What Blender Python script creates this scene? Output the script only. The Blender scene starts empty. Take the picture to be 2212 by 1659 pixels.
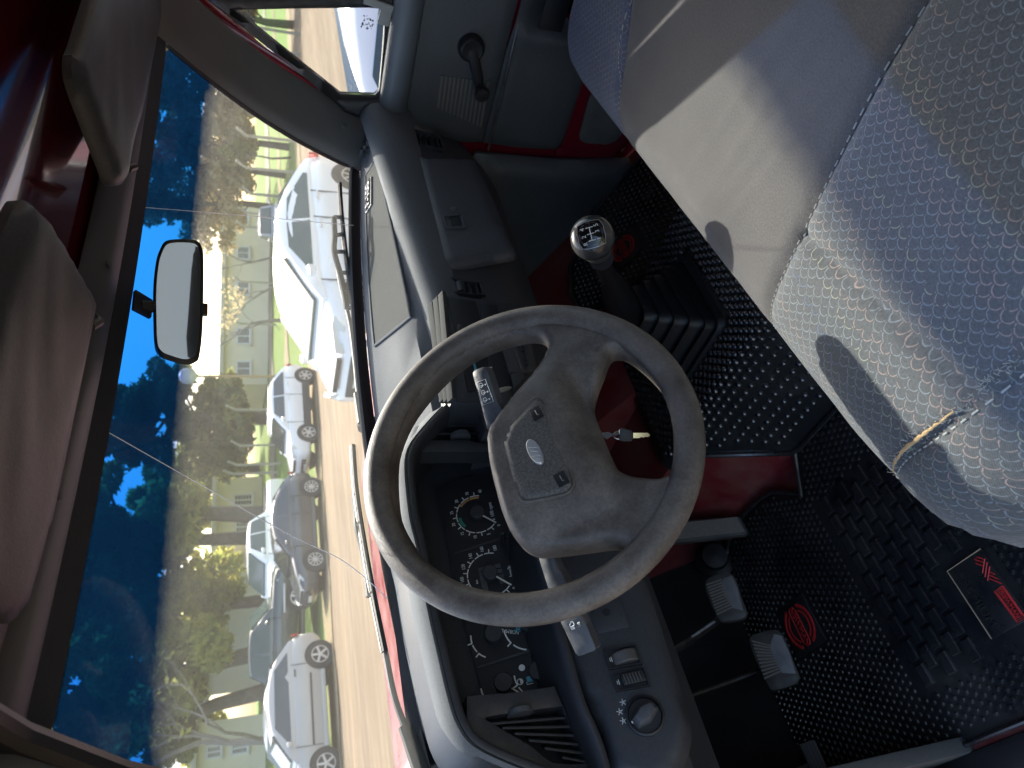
import bpy, bmesh, math, random
from mathutils import Vector, Matrix, Quaternion
from mathutils.geometry import delaunay_2d_cdt
random.seed(7)
SC = bpy.context.scene
COL = SC.collection
# ---------------------------------------------------------------- camera, sky, sun, exposure
FPX, TH, PS = 1534.0, math.radians(19.9), math.radians(41.0)
CAM = Vector((0, 0, 1.78))
_h = Vector((math.sin(PS), math.cos(PS), 0)); CR = Vector((math.cos(PS), -math.sin(PS), 0))
CF = _h*math.cos(TH) - Vector((0, 0, math.sin(TH))); CU = _h*math.sin(TH) + Vector((0, 0, math.cos(TH)))
cd = bpy.data.cameras.new('camera'); cam = bpy.data.objects.new('camera', cd); COL.objects.link(cam)
_x, _y, _z = -CU, CR, -CF                                   # the phone is held upright, the picture lies on its side
cam.matrix_world = Matrix(((_x.x, _y.x, _z.x, CAM.x), (_x.y, _y.y, _z.y, CAM.y), (_x.z, _y.z, _z.z, CAM.z), (0, 0, 0, 1)))
cd.sensor_width = 36.0; cd.lens = 36.0*FPX/2212.0; cd.clip_start = 0.02; cd.clip_end = 2000
cd.dof.use_dof = True; cd.dof.focus_distance = 0.95; cd.dof.aperture_fstop = 8.5
SC.camera = cam
SUN = Vector((0.90, 0.68, 1.0)).normalized()
world = bpy.data.worlds.new('World'); SC.world = world; world.use_nodes = True
wn = world.node_tree; wn.nodes.clear()
sky = wn.nodes.new('ShaderNodeTexSky'); sky.sky_type = 'NISHITA'; sky.sun_disc = False
sky.sun_elevation = math.asin(SUN.z); sky.sun_rotation = math.atan2(SUN.x, SUN.y)
sky.air_density = 1.0; sky.dust_density = 3.5; sky.ozone_density = .6
bg = wn.nodes.new('ShaderNodeBackground'); bg.inputs[1].default_value = 0.15
wo = wn.nodes.new('ShaderNodeOutputWorld'); wn.links.new(sky.outputs[0], bg.inputs[0]); wn.links.new(bg.outputs[0], wo.inputs[0])
sl = bpy.data.lights.new('sun', 'SUN'); sl.energy = 2.5; sl.angle = math.radians(0.53); sl.color = (1.0, 0.95, 0.87)
so = bpy.data.objects.new('sun', sl); COL.objects.link(so); so.location = (30, 20, 40)
so.rotation_euler = (-SUN).to_track_quat('-Z', 'Y').to_euler()
SC.view_settings.view_transform = 'Standard'; SC.view_settings.look = 'None'; SC.view_settings.exposure = 1.78; SC.view_settings.gamma = 1.0
SC.render.engine = 'CYCLES'
SC.cycles.use_denoising = True; SC.cycles.max_bounces = 10; SC.cycles.transparent_max_bounces = 24
SC.cycles.diffuse_bounces = 5; SC.cycles.glossy_bounces = 4; SC.cycles.caustics_reflective = False; SC.cycles.caustics_refractive = False
SC.cycles.sample_clamp_indirect = 6.0

# ---------------------------------------------------------------- tracing helpers: a pixel of the photograph onto a real plane of the cab
def px(u, v, X=None, Y=None, Z=None, d=None, n=None, p=None):
    r = CF + CR*((829.5-v)/FPX) - CU*((u-1106)/FPX)
    if X is not None: s = (X-CAM.x)/r.x
    elif Y is not None: s = (Y-CAM.y)/r.y
    elif Z is not None: s = (Z-CAM.z)/r.z
    elif d is not None: s = d
    else: s = (Vector(p)-CAM).dot(n)/r.dot(n)
    return CAM + r*s
r1=lambda x,y:(.3906*x,.3906*y); r2=lambda x,y:(.3906*x,540+.3906*y); r3=lambda x,y:(.3906*x,1011+.3906*y)
r4=lambda x,y:(756+.3418*x,.3418*y); r5=lambda x,y:(756+.3662*x,540+.3662*y); r6=lambda x,y:(756+.3662*x,1051.5+.3662*y)
r7=lambda x,y:(1404+.3652*x,.3652*y); r8=lambda x,y:(1404+.3652*x,1053+.3652*y); r9=lambda x,y:(1404+.3652*x,540+.3652*y)
c4=lambda x,y:(1188+.1953*x,432+.1953*y); c5=lambda x,y:(1890+.1627*x,1134+.1627*y); c6=lambda x,y:(918+.1953*x,594+.1953*y)
c7=lambda x,y:(918+.1953*x,1026+.1953*y); c8=lambda x,y:(918+.1627*x,1296+.1627*y)
q1=lambda x,y:(.2197*x,.2197*y); q2=lambda x,y:(.2197*x,378+.2197*y); k6=lambda x,y:(486+.1953*x,.1953*y)
dd=lambda x,y:(x,y)
def tr(fn, pts, **k): return [px(*fn(x, y), **k) for x, y in pts]

# ---------------------------------------------------------------- mesh helpers
def link(name, me, mat=None, parent=None):
    o = bpy.data.objects.new(name, me); COL.objects.link(o)
    if mat is not None:
        for m in (mat if isinstance(mat, (list, tuple)) else [mat]): me.materials.append(m)
    if parent is not None:
        o.parent = parent; o.matrix_parent_inverse = WM[parent.name].inverted()
    WM[o.name] = Matrix.Identity(4)
    return o
WM = {}
def smooth(me, ang=35):
    me.shade_smooth(); me.set_sharp_from_angle(angle=math.radians(ang))
def mesh(name, vs, fs, mat=None, parent=None, sm=35, uv=None):
    me = bpy.data.meshes.new(name); me.from_pydata([tuple(v) for v in vs], [], fs); me.update()
    if uv:
        l = me.uv_layers.new(name='UVMap')
        for lp in me.loops: l.data[lp.index].uv = uv[lp.vertex_index]
    bm = bmesh.new(); bm.from_mesh(me); bmesh.ops.recalc_face_normals(bm, faces=bm.faces); bm.to_mesh(me); bm.free()
    if sm: smooth(me, sm)
    return link(name, me, mat, parent)
def thing(name, label, cat, loc=(0, 0, 0), group=None, rotz=0):
    o = bpy.data.objects.new(name, None); COL.objects.link(o); o.location = loc; o.rotation_euler = (0, 0, rotz)
    o.empty_display_size = .05
    o['label'] = label; o['category'] = cat
    if group: o['group'] = group
    WM[o.name] = Matrix.Translation(loc) @ Matrix.Rotation(rotz, 4, 'Z')
    return o
def tag(o, label, cat, group=None):
    o['label'] = label; o['category'] = cat
    if group: o['group'] = group
    return o
def struct(o): o['kind'] = 'structure'; return o
def stuff(o): o['kind'] = 'stuff'; return o
class MB:
    """collects shapes for ONE part"""
    def __init__(s): s.v = []; s.f = []; s.m = []
    def add(s, vs, fs, mi=0):
        b = len(s.v); s.v += [tuple(v) for v in vs]; s.f += [tuple(b+i for i in f) for f in fs]; s.m += [mi]*len(fs)
    def box(s, c, ex, ey, ez, mi=0):
        c = Vector(c); ex, ey, ez = Vector(ex), Vector(ey), Vector(ez)
        vs = [c+ex*i+ey*j+ez*k for i in (-1, 1) for j in (-1, 1) for k in (-1, 1)]
        s.add(vs, [(0,1,3,2),(4,6,7,5),(0,4,5,1),(2,3,7,6),(0,2,6,4),(1,5,7,3)], mi)
    def tube(s, path, rad, n=10, mi=0, cap=True, flat=1.0, up=None):
        path = [Vector(p) for p in path]; rr = rad if isinstance(rad, (list, tuple)) else [rad]*len(path)
        rings = []; prev = None
        for i, p in enumerate(path):
            t = (path[min(i+1, len(path)-1)]-path[max(i-1, 0)]).normalized()
            a = prev if prev is not None else (Vector(up) if up is not None else (Vector((0, 0, 1)) if abs(t.z) < .9 else Vector((1, 0, 0))))
            a = (a-t*a.dot(t)).normalized(); prev = a; b = t.cross(a)
            rings.append([p+(a*math.cos(2*math.pi*k/n)+b*math.sin(2*math.pi*k/n)*flat)*rr[i] for k in range(n)])
        s.loft(rings, True, cap, mi)
    def loft(s, rings, closed=True, cap=True, mi=0):
        n = len(rings[0]); vs = [v for r in rings for v in r]; fs = []
        for i in range(len(rings)-1):
            for k in range(n if closed else n-1):
                a, b = i*n+k, i*n+(k+1) % n; fs.append((a, b, b+n, a+n))
        if cap and closed: fs.append(tuple(range(n))[::-1]); fs.append(tuple((len(rings)-1)*n+k for k in range(n)))
        s.add(vs, fs, mi)
    def lathe(s, o, ax, prof, n=24, mi=0, cap=True):
        ax = Vector(ax).normalized(); a = ax.orthogonal().normalized(); b = ax.cross(a); o = Vector(o)
        s.loft([[o+ax*h+(a*math.cos(2*math.pi*k/n)+b*math.sin(2*math.pi*k/n))*r for k in range(n)] for r, h in prof], True, cap, mi)
    def slab(s, pts, ext, mi=0):
        n = len(pts); pts = [Vector(p) for p in pts]; ext = Vector(ext)
        s.add(pts+[p+ext for p in pts], [tuple(range(n)), tuple(range(2*n-1, n-1, -1))]+[(i, (i+1) % n, n+(i+1) % n, n+i) for i in range(n)], mi)
    def build(s, name, mat, parent=None, sm=35, bevel=0, seg=2):
        me = bpy.data.meshes.new(name); me.from_pydata(s.v, [], s.f); me.update()
        for p, m in zip(me.polygons, s.m): p.material_index = m
        bm = bmesh.new(); bm.from_mesh(me); bmesh.ops.recalc_face_normals(bm, faces=bm.faces)
        if bevel:
            ed = [e for e in bm.edges if len(e.link_faces) == 2 and e.calc_face_angle(0) > .5]
            bmesh.ops.bevel(bm, geom=ed, offset=bevel, segments=seg, profile=.6, affect='EDGES', clamp_overlap=True)
        bm.to_mesh(me); bm.free()
        if sm: smooth(me, sm)
        return link(name, me, mat, parent)
def catmull(pts, per=6, closed=False):
    pts = [Vector(p) for p in pts]; n = len(pts); out = []
    rng = range(n) if closed else range(n-1)
    for i in rng:
        if closed: a, b, c, e = pts[(i-1) % n], pts[i], pts[(i+1) % n], pts[(i+2) % n]
        else: a, b, c, e = pts[max(i-1, 0)], pts[i], pts[i+1], pts[min(i+2, n-1)]
        for k in range(per):
            t = k/per; out.append(.5*((2*b)+(c-a)*t+(2*a-5*b+4*c-e)*t*t+(3*b-a-3*c+e)*t**3))
    if not closed: out.append(pts[-1])
    return out
def seg_dist(p, a, b):
    ab = b-a; L = ab.dot(ab); t = 0 if L == 0 else max(0, min(1, (p-a).dot(ab)/L)); return (p-(a+ab*t)).length
def inside(p, poly):
    c = False; n = len(poly)
    for i in range(n):
        a, b = poly[i], poly[i-1]
        if (a.y > p.y) != (b.y > p.y) and p.x < (b.x-a.x)*(p.y-a.y)/(b.y-a.y)+a.x: c = not c
    return c
def pillow(name, outline, o, ex, ey, mat, parent=None, H=.01, r=.01, step=.008, back=.01, hf=None, holes=(), sm=50, prof=2.0, backtaper=0.0, cuts=(), split=None, uvs=False):
    """an inflated, smooth-edged panel: outline 2D (metres in the frame o, ex, ey), front rises H over distance r from its edge"""
    o = Vector(o); ex = Vector(ex); ey = Vector(ey); n = ex.cross(ey).normalized()
    def dens(pl):
        out = []
        for i, a in enumerate(pl):
            b = pl[(i+1) % len(pl)]; k = max(1, int((b-a).length/step))
            out += [a+(b-a)*(j/k) for j in range(k)]
        return out
    loops = [dens([Vector(p[:2]) for p in outline])]+[dens([Vector(p[:2]) for p in h]) for h in holes]
    vs, ed = [], []
    for lp in loops:
        b = len(vs); vs += lp; ed += [(b+i, b+(i+1) % len(lp)) for i in range(len(lp))]
    segs = [(vs[a], vs[b]) for a, b in ed]
    for cl in cuts:
        b = len(vs); cl = [Vector(p[:2]) for p in cl]; dn = []
        for i in range(len(cl)-1):
            k = max(1, int((cl[i+1]-cl[i]).length/step)); dn += [cl[i]+(cl[i+1]-cl[i])*(j/k) for j in range(k)]
        dn.append(cl[-1]); vs = vs+dn; ed = ed+[(b+i, b+i+1) for i in range(len(dn)-1)]
    xs = [v.x for v in loops[0]]; ys = [v.y for v in loops[0]]
    y = min(ys); row = 0; pts = []
    def dist(p): return min(seg_dist(p, a, b) for a, b in segs)
    while y < max(ys):
        x = min(xs)+(step/2 if row % 2 else 0)
        while x < max(xs):
            p = Vector((x, y))
            if inside(p, loops[0]) and not any(inside(p, h) for h in loops[1:]) and dist(p) > step*.55: pts.append(p)
            x += step
        y += step*.87; row += 1
    nb = len(vs)
    # a ring of points close inside the edge keeps the roll of the edge round
    allv = vs+pts
    res = delaunay_2d_cdt(allv, ed, [], 0 if (holes or cuts) else 1, 1e-7)
    V2, F2 = res[0], res[2]
    if holes or cuts:
        F2 = [f for f in F2 if (lambda c: inside(c, loops[0]) and not any(inside(c, h) for h in loops[1:]))(sum((V2[i] for i in f), Vector((0, 0)))/len(f))]
    V3 = []
    for p in V2:
        dd_ = min(1.0, dist(p)/r) if r > 0 else 1
        h = H*(1-(1-dd_)**prof)**(1/prof)
        if hf: h += hf(p.x, p.y, dd_)
        V3.append(o+ex*p.x+ey*p.y+n*h)
    fs = [tuple(f) for f in F2]; N = len(V3)
    cnt = {}
    for f in fs:
        for i in range(len(f)):
            e = (f[i], f[(i+1) % len(f)]); cnt[tuple(sorted(e))] = cnt.get(tuple(sorted(e)), 0)+1
    bd = {}
    if back:
        cen = sum((V3[i] for i in range(N)), Vector())/N
        for e, c in cnt.items():
            if c == 1:
                for i in e:
                    if i not in bd:
                        bd[i] = len(V3); V3.append(V3[i]-n*back+(cen-V3[i])*backtaper)
        for e, c in cnt.items():
            if c == 1: fs.append((e[0], e[1], bd[e[1]], bd[e[0]]))
    uvl = None
    if uvs:
        uvl = [((v-o).dot(ex), (v-o).dot(ey)-(v-o).dot(n)*.8) for v in V3]
    if split is None: return mesh(name, V3, fs, mat, parent, sm, uvl)
    out = []; grp = {}
    for f in fs:
        c = sum((V3[i] for i in f), Vector())/len(f); grp.setdefault(split((c-o).dot(ex), (c-o).dot(ey)), []).append(f)
    for k in sorted(grp):
        idx = {}; vv = []; uu = []
        for f in grp[k]:
            for i in f:
                if i not in idx: idx[i] = len(vv); vv.append(V3[i]); uu.append(uvl[i] if uvs else (0, 0))
        out.append(mesh(name[k], vv, [tuple(idx[i] for i in f) for f in grp[k]], mat[k], parent, sm, uu if uvs else None))
    return out
def frame2(o, ex, ey, pts):
    """3D points -> 2D in a frame"""
    o = Vector(o); ex = Vector(ex); ey = Vector(ey)
    return [Vector(((p-o).dot(ex), (p-o).dot(ey))) for p in pts]
def text(s, o, ex, ey, size, mat, parent, name='lettering', ext=.0003, align='CENTER', lift=.0006, squash=1.0):
    cu = bpy.data.curves.new('t', 'FONT'); cu.body = s; cu.size = size; cu.extrude = ext; cu.align_x = align; cu.align_y = 'CENTER'
    to = bpy.data.objects.new('t', cu); COL.objects.link(to)
    me = bpy.data.meshes.new_from_object(to.evaluated_get(bpy.context.evaluated_depsgraph_get()))
    bpy.data.objects.remove(to); bpy.data.curves.remove(cu)
    ex = Vector(ex).normalized(); ey = Vector(ey).normalized(); n = ex.cross(ey)
    for v in me.vertices:
        c = v.co.copy(); v.co = Vector(o)+ex*c.x*squash+ey*c.y+n*(c.z+lift)
    me.materials.clear(); me.update()
    return link(name, me, mat, parent)
def copy_tree(o, parent=None):
    c = o.copy(); COL.objects.link(c); c.parent = parent
    if parent is not None: c.matrix_parent_inverse = o.matrix_parent_inverse.copy()
    for ch in list(o.children): copy_tree(ch, c)
    return c

# ---------------------------------------------------------------- materials
def new_mat(name):
    m = bpy.data.materials.new(name); m.use_nodes = True; nt = m.node_tree; nt.nodes.clear()
    out = nt.nodes.new('ShaderNodeOutputMaterial'); return m, nt, out
def N(nt, t, **k):
    n = nt.nodes.new(t)
    for a, b in k.items():
        if a.startswith('i_'): n.inputs[int(a[2:]) if a[2:].isdigit() else a[2:]].default_value = b
        else: setattr(n, a, b)
    return n
def mth(nt, op, a, b=None, c=None, clamp=False):
    n = nt.nodes.new('ShaderNodeMath'); n.operation = op; n.use_clamp = clamp
    for i, x in enumerate((a, b, c)):
        if x is None: continue
        if hasattr(x, 'links'): nt.links.new(x, n.inputs[i])
        else: n.inputs[i].default_value = x
    return n.outputs[0]
def mixc(nt, fac, a, b):
    n = nt.nodes.new('ShaderNodeMix'); n.data_type = 'RGBA'
    for i, x in ((0, fac), (6, a), (7, b)):
        if hasattr(x, 'links'): nt.links.new(x, n.inputs[i])
        else: n.inputs[i].default_value = x if i == 0 else (tuple(x)+(1,))[:4]
    return n.outputs[2]
def noise(nt, vec, scale, detail=3, rough=.5, out=0):
    n = nt.nodes.new('ShaderNodeTexNoise'); n.inputs['Scale'].default_value = scale; n.inputs['Detail'].default_value = detail; n.inputs['Roughness'].default_value = rough
    nt.links.new(vec, n.inputs['Vector']); return n.outputs[out]
def ramp(nt, fac, lo, hi):
    return mth(nt, 'DIVIDE', mth(nt, 'SUBTRACT', fac, lo), hi-lo, clamp=True)
def mat(name, base, rough=.5, metal=0, spec=.5, bump=None, var=None, base2=None, coat=0, rvar=0, grain=None, vor=None, sheen=0, cior=1.5, speck=0, speck_scale=420):
    """bump=(scale,strength,dist)  var=(scale,lo,hi) mixes base->base2  grain: second bump  vor=(scale,strength): leather cells"""
    m, nt, out = new_mat(name); b = N(nt, 'ShaderNodeBsdfPrincipled'); nt.links.new(b.outputs[0], out.inputs[0])
    b.inputs['Base Color'].default_value = tuple(base)+(1,); b.inputs['Roughness'].default_value = rough; b.inputs['Metallic'].default_value = metal
    b.inputs['Specular IOR Level'].default_value = spec; b.inputs['Coat Weight'].default_value = coat; b.inputs['Coat Roughness'].default_value = .05; b.inputs['Coat IOR'].default_value = cior
    if sheen: b.inputs['Sheen Weight'].default_value = sheen; b.inputs['Sheen Roughness'].default_value = .4
    tc = N(nt, 'ShaderNodeTexCoord').outputs['Object']
    if var:
        f = ramp(nt, noise(nt, tc, var[0], 5, .6), var[1], var[2])
        nt.links.new(mixc(nt, f, base, base2 or [c*.6 for c in base]), b.inputs['Base Color'])
        if rvar: nt.links.new(mth(nt, 'ADD', mth(nt, 'MULTIPLY', f, rvar), rough), b.inputs['Roughness'])
    if speck:
        bc = b.inputs['Base Color']; src = bc.links[0].from_socket if bc.links else tuple(base)
        g = mth(nt, 'ADD', mth(nt, 'MULTIPLY', mth(nt, 'SUBTRACT', noise(nt, tc, speck_scale, 3, .7), .5), 4*speck), 1.0)
        hs = N(nt, 'ShaderNodeVectorMath'); hs.operation = 'SCALE'; nt.links.new(g, hs.inputs['Scale'])
        if hasattr(src, 'links'): nt.links.new(src, hs.inputs[0])
        else: hs.inputs[0].default_value = src
        nt.links.new(hs.outputs[0], bc)
    nrm = None
    for bp in (bump, grain):
        if bp:
            bn = N(nt, 'ShaderNodeBump'); bn.inputs['Strength'].default_value = bp[1]; bn.inputs['Distance'].default_value = bp[2] if len(bp) > 2 else .001
            nt.links.new(noise(nt, tc, bp[0], 3), bn.inputs['Height'])
            if nrm: nt.links.new(nrm, bn.inputs['Normal'])
            nrm = bn.outputs[0]
    if vor:
        v = N(nt, 'ShaderNodeTexVoronoi'); v.feature = 'DISTANCE_TO_EDGE'; v.inputs['Scale'].default_value = vor[0]; nt.links.new(tc, v.inputs['Vector'])
        bn = N(nt, 'ShaderNodeBump'); bn.inputs['Strength'].default_value = vor[1]; bn.inputs['Distance'].default_value = .0008
        nt.links.new(ramp(nt, v.outputs['Distance'], 0, .12), bn.inputs['Height'])
        if nrm: nt.links.new(nrm, bn.inputs['Normal'])
        nrm = bn.outputs[0]
    if nrm: nt.links.new(nrm, b.inputs['Normal'])
    return m
M = {}
M['dash_black'] = mat('black moulded plastic', (.027, .029, .034), .42, speck=.25, speck_scale=280, bump=(900, .25), var=(14, .35, .75), base2=(.036, .038, .043), rvar=.1)
M['dash_grey'] = mat('grey padded dash vinyl', (.13, .139, .147), .78, spec=.18, speck=.18, bump=(1400, .3), var=(9, .3, .8), base2=(.115, .123, .13), rvar=.08)
M['dash_tray'] = mat('dark grey rubbered tray', (.058, .062, .061), .85, spec=.10, speck=.2, bump=(1600, .35), var=(7, .3, .8), base2=(.068, .072, .070))
M['dash_front'] = mat('charcoal dash plastic', (.056, .059, .066), .5, speck=.22, speck_scale=280, bump=(1100, .3), var=(10, .3, .8), base2=(.070, .073, .079))
M['trim'] = mat('brown grey trim plastic', (.052, .053, .055), .5, bump=(1200, .3), var=(12, .3, .8), base2=(.044, .045, .047))
M['pillar'] = mat('mid grey pillar trim', (.125, .136, .142), .45, bump=(1300, .3), var=(9, .3, .8), base2=(.16, .168, .17))
M['visor'] = mat('brown grey visor vinyl', (.037, .043, .0475), .55, speck=.22, speck_scale=260, bump=(420, .35), var=(6, .3, .8), base2=(.030, .034, .038), grain=(60, .2, .002))
M['door'] = mat('dark grey door vinyl', (.070, .075, .078), .48, speck=.2, speck_scale=280, bump=(1200, .3), var=(8, .3, .8), base2=(.088, .093, .096))
M['door_pad'] = mat('grey door top pad', (.13, .142, .15), .42, bump=(1300, .3), var=(7, .3, .8), base2=(.10, .112, .12))
M['rubber'] = mat('black rubber', (.012, .012, .014), .5, bump=(300, .2))
M['mat'] = mat('black rubber floor mat', (.014, .015, .018), .22, spec=.75, bump=(500, .15), var=(7, .40, .75), base2=(.045, .042, .038), rvar=.3, speck=.35, speck_scale=200)
M['mat_gloss'] = mat('shiny black rubber mat', (.016, .017, .019), .24, spec=1.0, coat=.7, bump=(300, .2), var=(9, .5, .85), base2=(.035, .033, .03), rvar=.15)
M['red'] = mat('dark red body paint', (.20, .010, .022), .16, coat=.8, var=(3, .3, .8), base2=(.16, .008, .02), bump=(30, .04, .002))
M['redroof'] = mat('dark red roof paint', (.10, .005, .014), .12, spec=.7, coat=1.0, var=(3, .3, .8), cior=1.9, base2=(.08, .004, .012), bump=(16, .05, .004))
M['redfloor'] = mat('dusty red floor paint', (.17, .012, .018), .42, var=(11, .35, .75), base2=(.20, .075, .06), rvar=.3, bump=(80, .2))
M['wheel'] = mat('worn wheel leather', (.066, .054, .046), .36, speck=.30, speck_scale=270, vor=(620, .3), var=(19, .38, .68), base2=(.150, .130, .112), rvar=.14, bump=(300, .12))
M['wheel_pad'] = mat('wrinkled horn pad', (.062, .056, .05), .5, vor=(700, .35), var=(420, .4, .6), base2=(.12, .112, .102))
M['chrome'] = mat('dull chrome', (.62, .62, .62), .28, 1.0)
M['silver'] = mat('brushed silver emblem', (.55, .56, .57), .35, .6, bump=(200, .2))
M['white'] = mat('white print', (.75, .75, .72), .6)
M['needle'] = mat('cream needle', (.7, .66, .55), .5)
M['amber'] = mat('orange print', (.55, .28, .09), .6)
M['green'] = mat('green print', (.02, .22, .16), .6)
M['cyan'] = mat('blue print', (.08, .35, .45), .6)
M['face'] = mat('gauge face', (.008, .009, .012), .55)
M['metal'] = mat('worn steel', (.22, .21, .20), .45, .8, var=(40, .3, .7), base2=(.12, .10, .09))
M['pedal'] = mat('worn pedal rubber', (.10, .095, .09), .55, var=(25, .3, .7), base2=(.05, .047, .045), bump=(300, .3))
M['rib'] = mat('dusty pedal rib', (.22, .20, .175), .7, speck=.3)
M['pedal_worn'] = mat('polished worn pedal metal', (.16, .165, .18), .5, .2, var=(30, .3, .7), base2=(.28, .28, .29), bump=(150, .2))
M['brass'] = mat('brass key', (.72, .52, .25), .3, .9)
M['redprint'] = mat('red moulded print', (.62, .03, .03), .5)
M['foam'] = mat('exposed seat foam', (.50, .33, .16), .9, bump=(500, .6, .002))
M['greycloth'] = None
M['mirror'] = mat('mirror silver', (.8, .82, .82), .02, 1.0)
def fabric(name, base, pattern):
    m, nt, out = new_mat(name); b = N(nt, 'ShaderNodeBsdfPrincipled'); nt.links.new(b.outputs[0], out.inputs[0])
    b.inputs['Roughness'].default_value = .85; b.inputs['Specular IOR Level'].default_value = .25
    b.inputs['Sheen Weight'].default_value = .25; b.inputs['Sheen Roughness'].default_value = .35
    uv = N(nt, 'ShaderNodeUVMap').outputs[0]
    sp = N(nt, 'ShaderNodeSeparateXYZ'); nt.links.new(uv, sp.inputs[0]); U, V = sp.outputs[0], sp.outputs[1]
    soil = ramp(nt, noise(nt, uv, 7, 5, .6), .35, .75)
    col = mixc(nt, soil, base, [c*.82 for c in base])
    # twill weave
    tw = mth(nt, 'SINE', mth(nt, 'MULTIPLY', mth(nt, 'ADD', U, mth(nt, 'MULTIPLY', V, .8)), 2*math.pi/.0021))
    fine = noise(nt, uv, 1500, 2)
    if pattern:
        cw, rh = .0160, .0086
        wob = mth(nt, 'MULTIPLY', mth(nt, 'SUBTRACT', noise(nt, uv, 95, 2), .5), .0035)
        y = mth(nt, 'DIVIDE', mth(nt, 'ADD', V, wob), rh); j = mth(nt, 'FLOOR', y); fy = mth(nt, 'FRACT', y)
        xo = mth(nt, 'ADD', mth(nt, 'DIVIDE', mth(nt, 'ADD', U, wob), cw), mth(nt, 'MULTIPLY', j, .37))
        i = mth(nt, 'FLOOR', xo); fx = mth(nt, 'SUBTRACT', mth(nt, 'FRACT', xo), .5)
        d = mth(nt, 'SQRT', mth(nt, 'ADD', mth(nt, 'MULTIPLY', fx, fx), mth(nt, 'POWER', mth(nt, 'MULTIPLY', fy, .52), 2)))
        ring = mth(nt, 'SUBTRACT', 1, mth(nt, 'DIVIDE', mth(nt, 'ABSOLUTE', mth(nt, 'SUBTRACT', d, .42)), .052), clamp=True)
        cmb = N(nt, 'ShaderNodeCombineXYZ'); nt.links.new(i, cmb.inputs[0]); nt.links.new(j, cmb.inputs[1])
        wnz = N(nt, 'ShaderNodeTexWhiteNoise'); wnz.noise_dimensions = '2D'; nt.links.new(cmb.outputs[0], wnz.inputs['Vector'])
        pres = mth(nt, 'GREATER_THAN', wnz.outputs[0], .05)
        dash = ramp(nt, noise(nt, uv, 190, 1), .34, .42)
        # the colour of the thread goes by diagonal strands
        st = N(nt, 'ShaderNodeTexWhiteNoise'); st.noise_dimensions = '1D'; nt.links.new(mth(nt, 'FLOOR', mth(nt, 'DIVIDE', mth(nt, 'ADD', i, mth(nt, 'MULTIPLY', j, 2)), 2)), st.inputs['W'])
        cr = N(nt, 'ShaderNodeValToRGB'); cr.color_ramp.interpolation = 'CONSTANT'
        cols = [(0, (.29, .33, .36)), (.38, (.52, .37, .32)), (.56, (.48, .50, .34)), (.74, (.33, .39, .45)), (.93, (.15, .22, .42))]
        el = cr.color_ramp.elements; el[0].position = 0; el[0].color = cols[0][1]+(1,); el[1].position = cols[1][0]; el[1].color = cols[1][1]+(1,)
        for p_, c_ in cols[2:]:
            e = el.new(p_); e.color = c_+(1,)
        nt.links.new(st.outputs[0], cr.inputs[0])
        k = mth(nt, 'MULTIPLY', mth(nt, 'MULTIPLY', ring, pres), dash)
        col = mixc(nt, mth(nt, 'MULTIPLY', k, .56), col, cr.outputs[0])
        hgt = mth(nt, 'ADD', mth(nt, 'MULTIPLY', tw, .35), mth(nt, 'ADD', fine, mth(nt, 'MULTIPLY', k, 1.2)))
    else:
        speck = mth(nt, 'GREATER_THAN', noise(nt, uv, 900, 1), .72)
        col = mixc(nt, mth(nt, 'MULTIPLY', speck, .5), col, (.25, .245, .24))
        hgt = mth(nt, 'ADD', mth(nt, 'MULTIPLY', tw, .6), fine)
    col = mixc(nt, mth(nt, 'MULTIPLY', mth(nt, 'ADD', tw, 1), .10), col, [c*.5 for c in base])
    gr = mth(nt, 'ADD', mth(nt, 'MULTIPLY', mth(nt, 'SUBTRACT', noise(nt, uv, 340, 3, .7), .5), 1.2), 1.0)
    hs = N(nt, 'ShaderNodeVectorMath'); hs.operation = 'SCALE'; nt.links.new(col, hs.inputs[0]); nt.links.new(gr, hs.inputs['Scale'])
    nt.links.new(hs.outputs[0], b.inputs['Base Color'])
    bn = N(nt, 'ShaderNodeBump'); bn.inputs['Strength'].default_value = .35; bn.inputs['Distance'].default_value = .0006
    nt.links.new(hgt, bn.inputs['Height']); nt.links.new(bn.outputs[0], b.inputs['Normal'])
    return m
M['pattern'] = fabric('patterned blue grey seat cloth', (.096, .103, .107), True)
M['patternblue'] = fabric('patterned blue seat cloth', (.092, .104, .15), True)
M['greycloth'] = fabric('plain grey seat cloth', (.094, .090, .088), False)
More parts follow.
